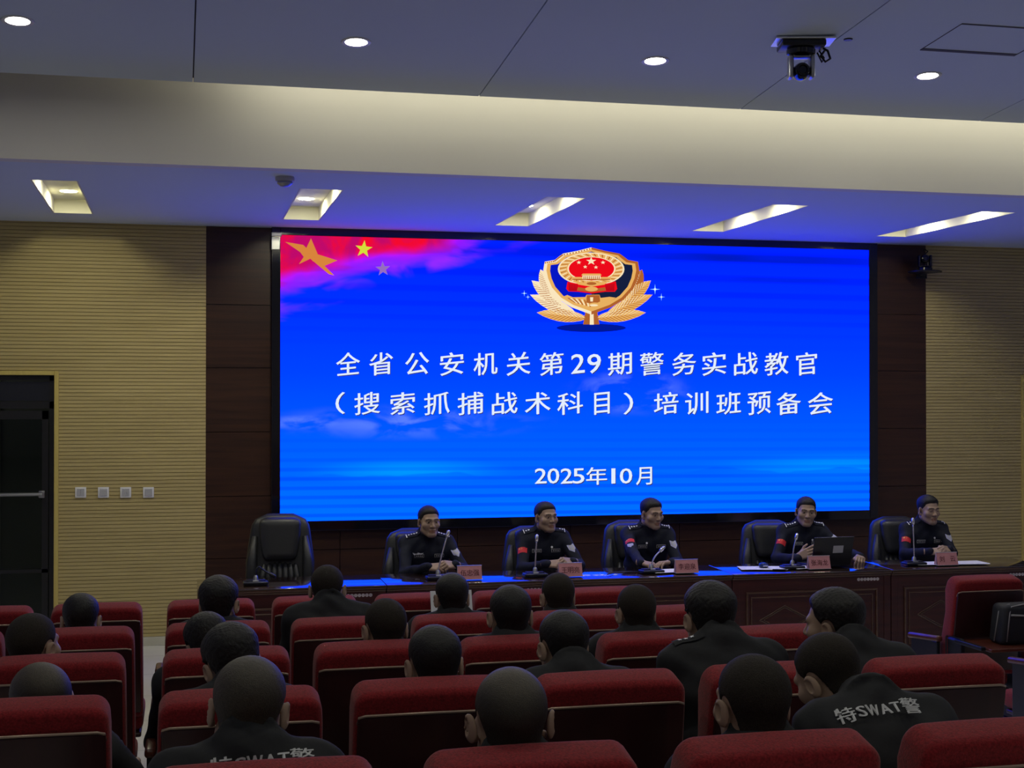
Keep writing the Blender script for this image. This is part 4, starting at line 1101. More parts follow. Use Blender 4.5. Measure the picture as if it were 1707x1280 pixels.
# ---------- heads
def head_field(g, p):
    """p: face shape numbers; head centre at 0, face towards +y"""
    jw, ch, wd = p.get('jaw', 1.0), p.get('cheek', 1.0), p.get('width', 1.0)
    g.add(g.ell((0, -0.014, 0.032), (0.077 * wd, 0.096, 0.083)), 0)
    g.add(g.ell((0, 0.028, -0.028), (0.0615 * wd, 0.061, 0.083)), 0.03)
    for s in (-1, 1):
        g.add(g.cap((s * 0.048 * jw, 0.005, -0.062), (s * 0.020, 0.066, -0.098), 0.022, 0.018), 0.03)
        g.add(g.ell((s * 0.045 * ch, 0.056, -0.024), (0.025, 0.024, 0.022)), 0.025)
        g.add(g.cap((s * 0.044, 0.072, 0.022), (s * 0.010, 0.084, 0.020), 0.0105), 0.016)
    g.add(g.ell((0, 0.070, -0.097), (0.023, 0.020, 0.018)), 0.02)
    for s in (-1, 1):
        g.sub(g.ell((s * 0.0315, 0.098, 0.003), (0.019, 0.016, 0.010)), 0.014)
        g.add(g.ell((s * 0.0315, 0.074, 0.002), (0.0155, 0.0125, 0.0105)), 0.004)
    g.add(g.cap((0, 0.084, 0.010), (0, 0.105, -0.028), 0.0075, 0.0115), 0.012)
    for s in (-1, 1): g.add(g.ell((s * 0.0125, 0.094, -0.032), (0.0085, 0.010, 0.0075)), 0.008)
    g.add(g.ell((0, 0.083, -0.060), (0.026, 0.012, 0.0065)), 0.010); g.add(g.ell((0, 0.081, -0.073), (0.022, 0.012, 0.0065)), 0.009)
    g.sub(g.cap((-0.022, 0.0955, -0.0665), (0.022, 0.0955, -0.0665), 0.0022), 0.004)
    g.add(g.cap((0, -0.032, -0.05), (0, -0.050, -0.155), 0.056, 0.056), 0.03)
    for s in (-1, 1):
        R = Matrix.Rotation(s * math.radians(-24 - 900 * p.get('ear', 0.0)), 3, 'Z') @ Matrix.Rotation(math.radians(-12), 3, 'X')
        Rm = [[R[i][j] for j in range(3)] for i in range(3)]
        eo = p.get('ear', 0.0); e = g.ell((s * (0.083 * wd + eo), -0.012, -0.012), (0.008, 0.020, 0.033), Rm)
        e = np.maximum(e, -g.ell((s * (0.093 * wd + eo), -0.006, -0.008), (0.008, 0.012, 0.021), Rm))
        g.add(e, 0.007); g.add(g.ell((s * 0.079 * wd, 0.0, -0.036), (0.007, 0.009, 0.010)), 0.006)


def head_mesh(p):
    g = Grid((-0.11, -0.13, -0.17), (0.11, 0.135, 0.135), 0.0032)
    head_field(g, p)
    V, Q = g.mesh()
    # natural skin colouring: lips, brows, eyes, stubble
    T = np.ones((len(V), 3)); x, y, z = np.abs(V[:, 0]), V[:, 1], V[:, 2]
    front = y > 0.055
    lip = front & (x < 0.024) & (z < -0.0555) & (z > -0.080) & (y > 0.08); T[lip] = (0.84, 0.62, 0.58)
    brow = front & (x > 0.011) & (x < 0.050) & (np.abs(z - (0.0225 + 0.004 * np.sin((x - 0.011) / 0.039 * np.pi))) < 0.0042); T[brow] = (0.10, 0.10, 0.10)
    eye = front & (np.abs(x - 0.0315) < 0.0125) & (np.abs(z - 0.002) < (0.0020 if p.get('closed') else 0.0048)); T[eye] = (0.07, 0.07, 0.08) if p.get('closed') else (1.1, 1.2, 1.3)
    if not p.get('closed'):
        iris = front & (np.abs(x - 0.0315) < 0.0062) & (np.abs(z - 0.002) < 0.0055); T[iris] = (0.04, 0.04, 0.04)
        lid = front & (np.abs(x - 0.0315) < 0.015) & (np.abs(z - 0.0078) < 0.0022); T[lid] = (0.25, 0.22, 0.2)
    st = (z < -0.045) & (y > 0.0) & ~lip; T[st] *= (0.90, 0.90, 0.92)
    return V, Q, T


def hair_mesh(p):
    """cap of hair over the skull"""
    st = p['hair']
    top, side = {'buzz': (0.006, 0.0035), 'thin': (0.004, 0.003), 'short': (0.011, 0.004), 'full': (0.021, 0.009), 'flat': (0.015, 0.0028)}[st]
    g = Grid((-0.115, -0.14, -0.10), (0.115, 0.12, 0.15), 0.0036)
    head_field(g, dict(p))
    X, Y, Z = g.X, g.Y, g.Z
    t = np.clip((Z - 0.015) / 0.075, 0, 1); th = side + (top - side) * t * t * (3 - 2 * t)
    nz = np.sin(X * 310 + 3 * np.sin(Z * 120)) * np.sin(Y * 290 + 2 * np.sin(X * 140)) * 0.0012 * (top / 0.02)
    rec = p.get('recede', 0.0)
    zl = np.interp(Y, [-0.14, -0.09, -0.045, -0.03, 0.0, 0.010, 0.018, 0.050, 0.075, 0.10], [-0.062, -0.060, -0.050, 0.010, 0.016, 0.004, 0.015, 0.050 + rec, 0.068 + rec, 0.084 + rec]).astype(f32)
    zl = zl + np.where(Y > 0.04, 0.010 * np.clip(np.abs(X) / 0.05, 0, 1.3), 0).astype(f32) * 0.9
    ta = np.clip((Z - zl) / 0.034, 0, 1); th = 0.0022 + (th - 0.0022) * ta * (2 - ta)
    f = g.f - th - nz * ta
    f = np.maximum(f, (zl - Z) * 0.8)
    ear = np.minimum(g.ell((0.090, -0.008, -0.010), (0.030, 0.034, 0.042)), g.ell((-0.090, -0.008, -0.010), (0.030, 0.034, 0.042)))
    f = np.maximum(f, -ear)
    g.f = f
    return g.mesh()


# ---------- hands (right hand: wrist at 0, fingers +y, back of the hand +z, thumb on -x)
def hand_mesh(pose):
    C = {'rest': (24, 30, 20), 'clasp': (48, 58, 36), 'grip': (38, 46, 28), 'open': (14, 22, 14)}[pose]
    g = Grid((-0.10, -0.045, -0.12), (0.07, 0.215, 0.05), 0.0036)
    ks = [(-0.030, 0.088), (-0.010, 0.093), (0.010, 0.088), (0.028, 0.078)]; Ls = [(0.042, 0.026, 0.020), (0.046, 0.029, 0.021), (0.043, 0.027, 0.020), (0.034, 0.021, 0.018)]
    g.add(g.cap((0, -0.04, 0), (0, 0.01, 0), 0.026, 0.025), 0)
    for i, (kx, ky) in enumerate(ks): g.add(g.cap((kx * 0.62, 0.008, 0), (kx, ky, 0.002), 0.0145, 0.0118), 0.012)
    g.add(g.cap((-0.016, 0.02, -0.008), (-0.036, 0.052, -0.016), 0.017, 0.0135), 0.012)
    body = g.f
    for i, (kx, ky) in enumerate(ks):
        g.f = np.full_like(body, 9.0); p = Vector((kx, ky, 0.002)); a = 0; r = 0.0105 if i < 3 else 0.0092
        sp_ = math.radians((-7, -2, 3, 9)[i])
        for j in range(3):
            a += math.radians(C[j] * (0.92 + 0.07 * i)); q = p + Vector((math.sin(sp_) * math.cos(a), math.cos(sp_) * math.cos(a), -math.sin(a))) * Ls[i][j]
            g.add(g.cap(p, q, r, r * 0.92), 0.003); p = q; r *= 0.92
        body = g.smin(body, g.f, 0.004)
    g.f = np.full_like(body, 9.0)
    if pose in ('clasp', 'grip'): th = [(-0.036, 0.052, -0.016), (-0.047, 0.084, -0.018), (-0.035, 0.110, -0.024)]
    else: th = [(-0.036, 0.052, -0.016), (-0.060, 0.080, -0.022), (-0.068, 0.108, -0.028)]
    g.add(g.cap(th[0], th[1], 0.0128, 0.0112), 0); g.add(g.cap(th[1], th[2], 0.0112, 0.0085), 0.003)
    g.f = g.smin(body, g.f, 0.006)
    return g.mesh()


HANDS = {}


def hand(pose, right, wrist, d, n):
    if pose not in HANDS: HANDS[pose] = hand_mesh(pose)
    V, Q = HANDS[pose]; V = V.copy(); Q = Q.copy()
    if not right: V[:, 0] *= -1; Q = Q[:, ::-1]
    d = Vector(d).normalized(); n = Vector(n); n = (n - d * n.dot(d)).normalized(); x = d.cross(n)
    R = np.array([x, d, n]); return V @ R + np.array(wrist), Q


def to_mesh(name, parts, m, tint=None):
    """parts: list of (V, Q) joined into one mesh"""
    off = 0; VV, QQ = [], []
    for V, Q in parts: VV.append(V); QQ.append(Q + off); off += len(V)
    V = np.concatenate(VV); Q = np.concatenate(QQ)
    me = bpy.data.meshes.new(name)
    me.vertices.add(len(V)); me.vertices.foreach_set('co', V.astype(f32).ravel())
    me.loops.add(Q.size); me.loops.foreach_set('vertex_index', Q.astype(np.int32).ravel())
    me.polygons.add(len(Q)); me.polygons.foreach_set('loop_start', np.arange(0, Q.size, 4, dtype=np.int32)); me.polygons.foreach_set('loop_total', np.full(len(Q), 4, np.int32))
    me.polygons.foreach_set('use_smooth', np.ones(len(Q), bool))
    if tint is not None:
        a = me.attributes.new('tint', 'FLOAT_COLOR', 'POINT'); T = np.ones((len(V), 4), f32); T[:len(tint), :3] = tint
        a.data.foreach_set('color', T.ravel())
    me.update(); me.validate(); me.materials.append(m)
    return me


def ik(S, W, hint, l1=0.285, l2=0.255):
    d = W - S; L_ = min(d.length, (l1 + l2) * 0.995); u = d.normalized(); W = S + u * L_
    a = (l1 * l1 - l2 * l2 + L_ * L_) / (2 * L_); h = math.sqrt(max(l1 * l1 - a * a, 0))
    v = hint - u * hint.dot(u); v.normalize()
    return S + u * a + v * h, W


HEADS, HAIRS = {}, {}


def person(label, loc, rz, H, yaw=0, pitch=0, roll=0, face='a', hair='short', hairmat='hair', jacket='jacket', hands=None, group=None, scale=1.0, turn=0, officer=False, hp=0.50, recede=0.0, elbow=None, bald_or_lit=False):
    """one seated figure; loc is the floor point under the hips, H the head centre in the room"""
    Rz = Matrix.Rotation(rz, 3, 'Z'); loc = Vector(loc)
    h = Rz.inverted() @ (Vector(H) - loc)
    RH = Matrix.Rotation(math.radians(yaw), 3, 'Z') @ Matrix.Rotation(math.radians(-pitch), 3, 'X') @ Matrix.Rotation(math.radians(roll), 3, 'Y')
    fp = dict(FACES[face]); fp.update(hair=hair, recede=recede, crown_bald=bald_or_lit)
    kf = (face,); kh = (face, hair, recede, bald_or_lit)
    if kf not in HEADS: HEADS[kf] = head_mesh(fp)
    if kh not in HAIRS: HAIRS[kh] = hair_mesh(fp)
    rm = np.array(RH.transposed()) * scale
    HV, HQ, HT = HEADS[kf]; HV = HV @ rm + np.array(h)
    AV, AQ = HAIRS[kh]; AV = AV @ rm + np.array(h)
    neck_top = h + RH @ Vector((0, -0.035, -0.09)) * scale
    Rt = Matrix.Rotation(math.radians(turn), 3, 'Z')
    lean = min(max(h.y - 0.02, 0.0), 0.45)
    N = h + RH @ Vector((0, -0.045, -0.11)) * 0.5 * scale + Vector((0, -0.02, -0.068 if officer else -0.032)) + Vector((0, -0.36, 0.10)) * lean * (0.35 if officer else 1.0)
    P = Vector((0, 0, hp)); sp_ = N - P
    if sp_.length > 0.56: P = N - sp_.normalized() * 0.56; P.z = max(P.z, hp)
    u = (N - P).normalized(); s = Rt @ Vector((1, 0, 0)); fw = u.cross(s) * -1
    fw = (s.cross(u)) * -1
    SL_, SR_ = N - u * 0.060 - s * 0.165 - fw * 0.005, N - u * 0.060 + s * 0.165 - fw * 0.005
    bend = -fw * 0.035
    arms = []
    for sd, S in ((1, SR_), (-1, SL_)):
        if hands: Wt = Rz.inverted() @ (Vector(hands[sd]['at']) - loc)
        else: Wt = Vector((sd * 0.10, max(0.34, N.y + 0.16), 0.60))
        hint = Vector((sd * 0.6, -0.5, -0.6)) if not elbow else Vector((sd * elbow[0], elbow[1], elbow[2]))
        E_, Wt = ik(S, Wt, hint); arms.append((sd, S, E_, Wt))
    torso = lambda t: P + (N - P) * t + bend * math.sin(math.pi * t)
    hip = [(sd, P + Vector((sd * 0.085, 0, -0.01)), Vector((sd * 0.13, 0.43, hp - 0.02)), Vector((sd * 0.12, 0.40, 0.085))) for sd in (1, -1)]

    def torso_field(g, o, k=0.07):
        g.add(g.cap(P - s * 0.075 + u * 0.02, P + s * 0.075 + u * 0.02, 0.122 + o), 0)
        g.add(g.cap(torso(0.4) - s * 0.07, torso(0.4) + s * 0.07, 0.112 + o), k)
        g.add(g.cap(torso(0.72) - s * 0.085 + fw * 0.012, torso(0.72) + s * 0.085 + fw * 0.012, 0.112 + o), k)
        g.add(g.cap(SL_ + s * 0.03, SR_ - s * 0.03, 0.062 + o), k)
        for q in (SL_, SR_): g.add(g.cap(N + u * 0.005 - fw * 0.01, q, 0.050 + o, 0.056 + o), 0.04)

    def arm_field(g, o, k=0.035, hold=0.0):
        for sd, S, E_, Wt in arms:
            g.add(g.cap(S, E_, 0.056 + o, 0.043 + o), k); g.add(g.cap(E_, Wt + (E_ - Wt).normalized() * hold, 0.042 + o, 0.033 + o), 0.02)

    def bounds(pts, r):
        A = np.array([list(p) for p in pts]); return A.min(0) - r, A.max(0) + r
    apts = [q for a in arms for q in a[1:]]
    # skin: one continuous body
    lo, hi = bounds([P, N, neck_top] + apts + [q for l in hip for q in l[1:]] + [Vector((0, 0.5, 0.06))], 0.16)
    g = Grid(lo, hi, 0.015); torso_field(g, -0.014); arm_field(g, -0.013)
    for sd, a, b, c in hip: g.add(g.cap(a, b, 0.075, 0.052), 0.04); g.add(g.cap(b, c, 0.052, 0.036), 0.03); g.add(g.cap(c + Vector((0, -0.03, -0.03)), c + Vector((0, 0.13, -0.055)), 0.03, 0.022), 0.02)
    g.add(g.cap(N - u * 0.03, neck_top, 0.057, 0.052), 0.04)
    bV, bQ = g.mesh()
    parts = [(HV, HQ), (bV, bQ)]
    for sd, S, E_, Wt in arms:
        hd = (hands or {}).get(sd, {})
        d = Rz.inverted() @ Vector(hd['dir']) if 'dir' in hd else (Vector((-sd * 0.25, 0.8, -0.35)))
        n = Rz.inverted() @ Vector(hd['nrm']) if 'nrm' in hd else Vector((sd * 0.15, 0.2, 1))
        parts.append(hand(hd.get('pose', 'rest'), sd > 0, Wt + d.normalized() * 0.012, d, n))
    root = bpy.data.objects.new('person', to_mesh('person', parts, M['skin'], HT)); COL.objects.link(root)
    root.location = loc; root.rotation_euler = (0, 0, rz); tag(root, label, 'person', group)
    ht = None
    if bald_or_lit:                                                 # paler crown: balding on one head, painted top light on the other
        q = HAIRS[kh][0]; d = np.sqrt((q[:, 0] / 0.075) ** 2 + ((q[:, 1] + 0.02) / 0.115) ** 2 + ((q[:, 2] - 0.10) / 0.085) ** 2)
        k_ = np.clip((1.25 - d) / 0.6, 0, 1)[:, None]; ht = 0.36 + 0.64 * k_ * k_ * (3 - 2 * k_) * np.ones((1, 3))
    link('hair', to_mesh('hair', [(AV, AQ)], M['crown'] if bald_or_lit else M[hairmat], ht), root)
    # jacket
    lo, hi = bounds([P, N, neck_top] + apts, 0.17); lo[2] = max(lo[2], hp - 0.12)
    g = Grid(lo, hi, 0.0095 if not officer else 0.008)
    torso_field(g, 0.0); arm_field(g, 0.0, hold=-0.022)
    X, Y, Z = g.X, g.Y, g.Z
    fold = np.sin(X * 37 + 11 * Z + 2.1 * np.sin(Y * 23)) * np.sin(Z * 41 + 9 * Y + 1.7 * np.sin(X * 19 + loc.x * 9)) * 0.0045
    g.f = g.f + fold
    ax = (neck_top - N); ax = (ax - fw * ax.dot(fw) * 0.35).normalized()
    px, py, pz = X - N.x, Y - N.y, Z - N.z
    t = px * ax.x + py * ax.y + pz * ax.z
    rad = np.sqrt(np.maximum((px - ax.x * t) ** 2 + (py - ax.y * t) ** 2 + (pz - ax.z * t) ** 2, 1e-9))
    col_h = 0.048
    shell = np.maximum(np.abs(rad - (0.071 - 0.12 * t)) - 0.0085, np.abs(t - 0.012) - col_h)
    g.add(shell.astype(f32), 0.016)
    g.sub(g.cap(N + ax * 0.045, N + ax * 0.2, 0.055), 0.006)
    if officer: g.sub(g.cap(N + fw * 0.075 + u * 0.06, N + fw * 0.118 - u * 0.045, 0.030, 0.006), 0.008)
    jm = to_mesh('jacket', [g.mesh()], M[jacket]); jo = link('jacket', jm, root)
    # trousers, shoes
    lo, hi = bounds([P] + [q for l in hip for q in l[1:]], 0.13); lo[2] = 0.06
    g = Grid(lo, hi, 0.014)
    g.add(g.cap(P - s * 0.07, P + s * 0.07, 0.118), 0)
    for sd, a, b, c in hip: g.add(g.cap(a, b, 0.088, 0.066), 0.04); g.add(g.cap(b, c + Vector((0, 0, 0.02)), 0.066, 0.052), 0.03)
    link('trousers', to_mesh('trousers', [g.mesh()], M['trousers']), root)
    for sd, a, b, c in hip:
        g = Grid((c.x - 0.08, c.y - 0.13, 0.0), (c.x + 0.08, c.y + 0.25, 0.15), 0.011)
        g.add(g.cap((c.x, c.y - 0.045, 0.05), (c.x, c.y + 0.05, 0.052), 0.042), 0); g.add(g.cap((c.x, c.y + 0.02, 0.045), (c.x, c.y + 0.16, 0.040), 0.046, 0.036), 0.03)
        g.add(g.cap((c.x, c.y - 0.02, 0.05), (c.x, c.y - 0.02, 0.10), 0.05), 0.02)
        g.f = np.maximum(g.f, 0.012 - g.Z)
        link('shoe', to_mesh('shoe', [g.mesh()], M['shoe']), root)
    # surface for patches and writing, in room coordinates
    Mw = Matrix.Translation(loc) @ Rz.to_4x4()
    root['_m'] = 0; del root['_m']
    bvh = BVHTree.FromPolygons([Mw @ v.co for v in jm.vertices], [tuple(p.vertices) for p in jm.polygons])
    return dict(o=root, jacket=jo, bvh=bvh, Mw=Mw, u=Rz @ u, s=Rz @ s, fw=Rz @ fw, N=Mw @ N, SR=Mw @ SR_, SL=Mw @ SL_, arms=[(sd, Mw @ S, Mw @ E_, Mw @ W_) for sd, S, E_, W_ in arms])


def sew(P, name, mats, origin, direction, shapes, up=None, lift=0.003, parent=None):
    """lay flat shapes on the jacket where the line from origin along direction meets it. shapes: (pts2d or (V,T), material index)"""
    hit, nrm, _, _ = P['bvh'].ray_cast(Vector(origin), Vector(direction).normalized())
    if hit is None: print('no cloth for', name); return None
    nrm = nrm.normalized()
    if nrm.dot(Vector(direction)) > 0: nrm = -nrm
    # smooth the normal over a small neighbourhood
    acc = nrm.copy(); a0 = nrm.orthogonal().normalized(); b0 = nrm.cross(a0)
    for k in range(8):
        q = hit + (a0 * math.cos(k * 0.785) + b0 * math.sin(k * 0.785)) * 0.03
        h2, n2, _, _ = P['bvh'].ray_cast(q + nrm * 0.06, -nrm, 0.15)
        if h2 is not None: acc += n2 if n2.dot(nrm) > 0 else -n2
    nrm = acc.normalized()
    up = Vector(up) if up is not None else P['u']
    y = (up - nrm * up.dot(nrm)).normalized(); x = y.cross(nrm)
    inv = P['Mw'].inverted(); bm = bmesh.new()

    def drop(a, b, extra=0.0):
        q = hit + x * a + y * b
        h2, n2, _, _ = P['bvh'].ray_cast(q + nrm * 0.08, -nrm, 0.2)
        if h2 is not None and abs((h2 - q).dot(nrm)) > 0.028: h2 = None
        return inv @ ((h2 if h2 is not None else q) + nrm * (lift + extra))
    for li, (geo, mi) in enumerate(shapes):
        if isinstance(geo, tuple): V, T = geo; faces = T; pts = V
        else:
            pts = geo; faces = None
        if faces is None:
            # fan with a few inner rings so the shape follows the cloth
            c = np.mean(pts, 0); n = len(pts); rings = []
            for r in (1.0, 0.66, 0.33): rings.append([bm.verts.new(drop(c[0] + (p[0] - c[0]) * r, c[1] + (p[1] - c[1]) * r, li * 0.0016)) for p in pts])
            ce = bm.verts.new(drop(c[0], c[1], li * 0.0016))
            for A, B in zip(rings[:-1], rings[1:]):
                for i in range(n): bm.faces.new((A[i], A[(i + 1) % n], B[(i + 1) % n], B[i])).material_index = mi
            for i in range(n): bm.faces.new((rings[-1][i], rings[-1][(i + 1) % n], ce)).material_index = mi
        else:
            vs_ = [bm.verts.new(drop(p[0], p[1], li * 0.0016)) for p in pts]
            for t_ in faces:
                try: bm.faces.new([vs_[j] for j in t_]).material_index = mi
                except ValueError: pass
    me = bpy.data.meshes.new(name); bm.to_mesh(me); bm.free()
    for m_ in mats: me.materials.append(m_)
    return link(name, me, parent or P['jacket'], True)


def rect(w_, h_, n=4):
    P4 = [(-w_ / 2, -h_ / 2), (w_ / 2, -h_ / 2), (w_ / 2, h_ / 2), (-w_ / 2, h_ / 2)]; out = []
    for i in range(4):
        a, b = P4[i], P4[(i + 1) % 4]
        for k in range(n): out.append((a[0] + (b[0] - a[0]) * k / n, a[1] + (b[1] - a[1]) * k / n))
    return out


def ray(px, py):
    d = at(px, py, 10.0) - CAM; return CAM, d.normalized()


FACES = {'f': {'ear': 0.010, 'width': 0.99}, 'a': {'ear': 0.003}, 'b': {'jaw': 1.06, 'cheek': 1.06, 'width': 1.02}, 'c': {'jaw': 0.94, 'width': 0.98}, 'd': {'jaw': 1.05, 'cheek': 1.04, 'closed': True}, 'e': {'jaw': 0.98, 'cheek': 1.12, 'width': 1.0}}

# ---------- the five officers behind the desks
SIT = 11.13


def officer(px, ytop, label, yaw, pitch, roll, face, hair, hands, Yh=10.99, turn=0, recede=0.0, hipx=None, elbow=None, rz=0.0):
    top = at(px, ytop, Yh); H = top - Vector((0, 0, 0.122))
    x = hipx if hipx is not None else H.x
    return person(label, (x, SIT, 0), math.pi + rz, H, yaw, pitch, roll, face, hair, 'hair', 'navy', hands, 'officers on the panel', 1.0, turn, True, 0.52, recede, elbow)


def clasp(px, py, Y=10.60, w=0.062, z=0.052, lift=0.012):
    c = at(px, py, Y); c.z = DZ + z
    # sd=+1 is the sitter's own right hand, on the photo's left
    return {1: dict(at=c + Vector((-w - 0.05, 0.062, 0.0)), dir=(0.80, -0.55, 0.05), nrm=(-0.25, -0.62, 0.72), pose='clasp'),
            -1: dict(at=c + Vector((w + 0.05, 0.062, lift)), dir=(-0.80, -0.55, 0.10), nrm=(0.25, -0.62, 0.72), pose='clasp')}


OF = []
OF.append(officer(715, 843, 'officer in black jacket looking straight at the camera, hands clasped behind a tilted microphone', 10 * 1.0, 2, 0, 'c', 'short', clasp(738, 945)))
OF.append(officer(910, 836, 'officer with red arm flag glancing sideways, hands folded beside an upright microphone', -12 * -1.0 if False else 18, 0, 0, 'b', 'short', clasp(936, 940)))
h3 = {1: dict(at=at(1068, 938, 10.56), dir=(0.55, -0.8, -0.1), nrm=(-0.1, -0.15, 1), pose='grip'), -1: dict(at=at(1120, 943, 10.66), dir=(-0.9, -0.3, 0.0), nrm=(0.0, 0.1, 1), pose='rest')}
h3[1]['at'].z = DZ + 0.055; h3[-1]['at'].z = DZ + 0.04
OF.append(officer(1086, 831, 'officer looking down and aside with one hand on the short microphone base', 20, 7, 0, 'e', 'flat', h3))
h4 = {1: dict(at=at(1327, 930, 10.66), dir=(0.7, -0.45, 0.42), nrm=(-0.2, -0.9, 0.35), pose='open'), -1: dict(at=at(1432, 942, 10.62), dir=(-0.35, -0.9, -0.05), nrm=(0.3, 0, 1), pose='grip')}
h4[-1]['at'].z = DZ + 0.05
OF.append(officer(1343, 828, 'officer speaking with a raised hand beside the open laptop', -14, 5, -4, 'c', 'short', h4))
OF.append(officer(1547, 826, 'officer with closed eyes and clasped hands at the slatted wall end', 6, 4, 0, 'd', 'flat', clasp(1571, 925, 10.58, 0.05, 0.07)))

RED, YEL, LIL, WHI, GRY = M['patchred'], M['patchyellow'], M['patchlilac'], M['patchwhite'], M['patchgrey']
st5 = lambda cx, cy, r: [(cx + math.sin(i * math.pi / 5) * (r if i % 2 == 0 else r * 0.42), cy + math.cos(i * math.pi / 5) * (r if i % 2 == 0 else r * 0.42)) for i in range(10)]
rank = [4, 2, 3, 4, 1]
for i, P in enumerate(OF):
    for sd, S in ((1, P['SR']), (-1, P['SL'])):
        out = P['s'] * (1 if S is P['SR'] else -1)
        # shoulder board with a bar at the outer end and pips towards the neck
        c = P['N'].lerp(S, 0.72) + Vector((0, -0.02, 0))
        sh = [(rect(0.115, 0.046), 0)]
        e = -1 if S is P['SR'] else 1
        sh.append(([(e * 0.050 + a * 0.45, b * 1.15) for a, b in rect(0.014, 0.038, 2)], 1))
        for k in range(rank[i]): sh.append((st5(e * (0.030 - 0.021 * k), 0.0, 0.0105), 1))
        sew(P, 'shoulder_board', [M['navy'], WHI], c + Vector((0, -0.06, 0.25)), (0, 0.22, -1), sh, up=Vector((0, 1, 0.2)), lift=0.006)
    # chest strips
    for (dx, w_) in ((-0.075, 0.075), (0.082, 0.075)):
        c = P['N'] - P['u'] * 0.155 + Vector((dx, -0.4, 0.02))
        sh = [(rect(w_, 0.028), 0), (rect(w_ - 0.006, 0.021), 1)]
        for k in range(4): sh.append(([(a + (k - 1.5) * 0.014, b) for a, b in rect(0.008, 0.010, 1)], 0))
        sew(P, 'name_strip', [GRY if i in (3, 4) else M['socketgrey'], M['black']], c, (0, 1, -0.05), sh, up=Vector((0, 0, 1)))
    # badge on the sitter's left sleeve, flag on the right sleeve
    a = [q for q in P['arms'] if q[0] == -1][0]; c = a[1].lerp(a[2], 0.42)
    shp = [(-0.036, 0.045), (0.036, 0.045), (0.036, -0.01), (0.0, -0.055), (-0.036, -0.01)]
    shp = [(x * 0.8, y * 0.85) for x, y in shp]
    sew(P, 'sleeve_badge', [LIL, M['socketgrey'], RED], c + Vector((0.04, -0.4, 0.14)), (-0.04, 0.4, -0.14), [(shp, 0), ([(x * 0.7, y * 0.7) for x, y in shp], 1), (st5(0, 0.004, 0.012), 0)], up=(a[1] - a[2]))
    if i != 0:
        a = [q for q in P['arms'] if q[0] == 1][0]; c = a[1].lerp(a[2], 0.40)
        sew(P, 'flag_patch', [RED, YEL], c + Vector((-0.15, -0.4, 0.08)), (0.15, 0.4, -0.08), [(rect(0.075, 0.050), 0), (st5(-0.022, 0.010, 0.010), 1)] + [(st5(x, y, 0.003), 1) for x, y in ((-0.006, 0.020), (0.0, 0.012), (0.0, 0.004), (-0.006, -0.002))], up=(a[1] - a[2]))
    if i == 2:
        c = a[1].lerp(a[2], 0.66); sew(P, 'sleeve_badge', [LIL, M['socketgrey']], c + Vector((-0.15, -0.4, 0.08)), (0.15, 0.4, -0.08), [([(x * 0.85, y * 0.85) for x, y in shp], 0), ([(x * 0.6, y * 0.6) for x, y in shp], 1)], up=(a[1] - a[2]))
    if i == 0:
        wing = [(-0.045, 0.012), (-0.015, 0.004), (0.0, 0.012), (0.02, 0.006), (0.045, 0.008), (0.02, -0.012), (-0.01, -0.016), (-0.035, -0.004)]
        sew(P, 'wing_badge', [WHI], P['N'] - P['u'] * 0.135 + Vector((-0.085, -0.4, 0)), (0, 1, 0), [(wing, 0)], up=Vector((0, 0, 1)))
    else:
        sew(P, 'round_badge', [WHI], P['N'] - P['u'] * 0.122 + Vector((0.05 if i != 2 else -0.04, -0.4, 0)), (0, 1, 0), [([(0.009 * math.cos(k * 0.628), 0.009 * math.sin(k * 0.628)) for k in range(10)], 0)], up=Vector((0, 0, 1)))


# ---------- the audience
def listener(r, k, px, ytop, dy, label, yaw=0, pitch=0, roll=0, face='a', hair='short', hm='hair', scale=1.0, turn=0, recede=0.0, hx=None, jacket='jacket', bald_or_lit=False, hands=None):
    Y = ROWY[r] + dy; top = at(px, ytop, Y); H = top - Vector((0, -0.02 * math.sin(math.radians(pitch)), 0.122 * scale - 0.012 * min(1, abs(pitch) / 30)))
    x = SEAT[r, k].location.x + (0 if hx is None else hx); x = x * 0.55 + H.x * 0.45
    yl = ROWY[r] + 0.34
    return person(label, (x, yl, floor_z(ROWY[r] + 0.3)), 0, H, yaw, pitch, roll, face, hair, hm, jacket, hands, 'seated audience', scale, turn, False, 0.50, recede, bald_or_lit=bald_or_lit)


AU = {}
AU['c-1'] = listener('C', -1, 57, 1020, 0.28, 'listener with cropped hair turned aside, third row beyond the narrow gap', -32, 0, 0, 'b', 'buzz', 'buzz', 1.02)
AU['d-1'] = listener('D', -1, 136, 990, 0.30, 'listener with short dark hair low in his seat, second row beyond the narrow gap', -4, 6, 0, 'a', 'short', scale=0.97)
AU['b-1'] = listener('B', -1, 70, 1103, 0.30, 'balding listener slumped low, fourth row beyond the narrow gap', 24, 8, -8, 'b', 'thin', 'buzz', 1.06, bald_or_lit=True, hands={1: dict(at=(-0.155, 4.60, floor_z(4.42) + 0.715), dir=(0, 1, -0.1), nrm=(0, 0.1, 1)), -1: dict(at=(-0.62, 4.62, floor_z(4.42) + 0.70), dir=(0, 1, -0.2), nrm=(0, 0.1, 1))})
AU['d0'] = listener('D', 0, 366, 962, 0.32, 'listener with thick black hair and bare neck, second row beside the narrow gap', -16, 0, 0, 'a', 'full')
AU['c0'] = listener('C', 0, 348, 1030, 0.42, 'black haired listener bowing his head, third row beside the narrow gap', 8, 24, -10, 'c', 'full', scale=0.97)
AU['b0'] = listener('B', 0, 388, 1047, 0.50, 'black haired listener leaning forward, fourth row beside the narrow gap', 14, 16, -8, 'a', 'full')
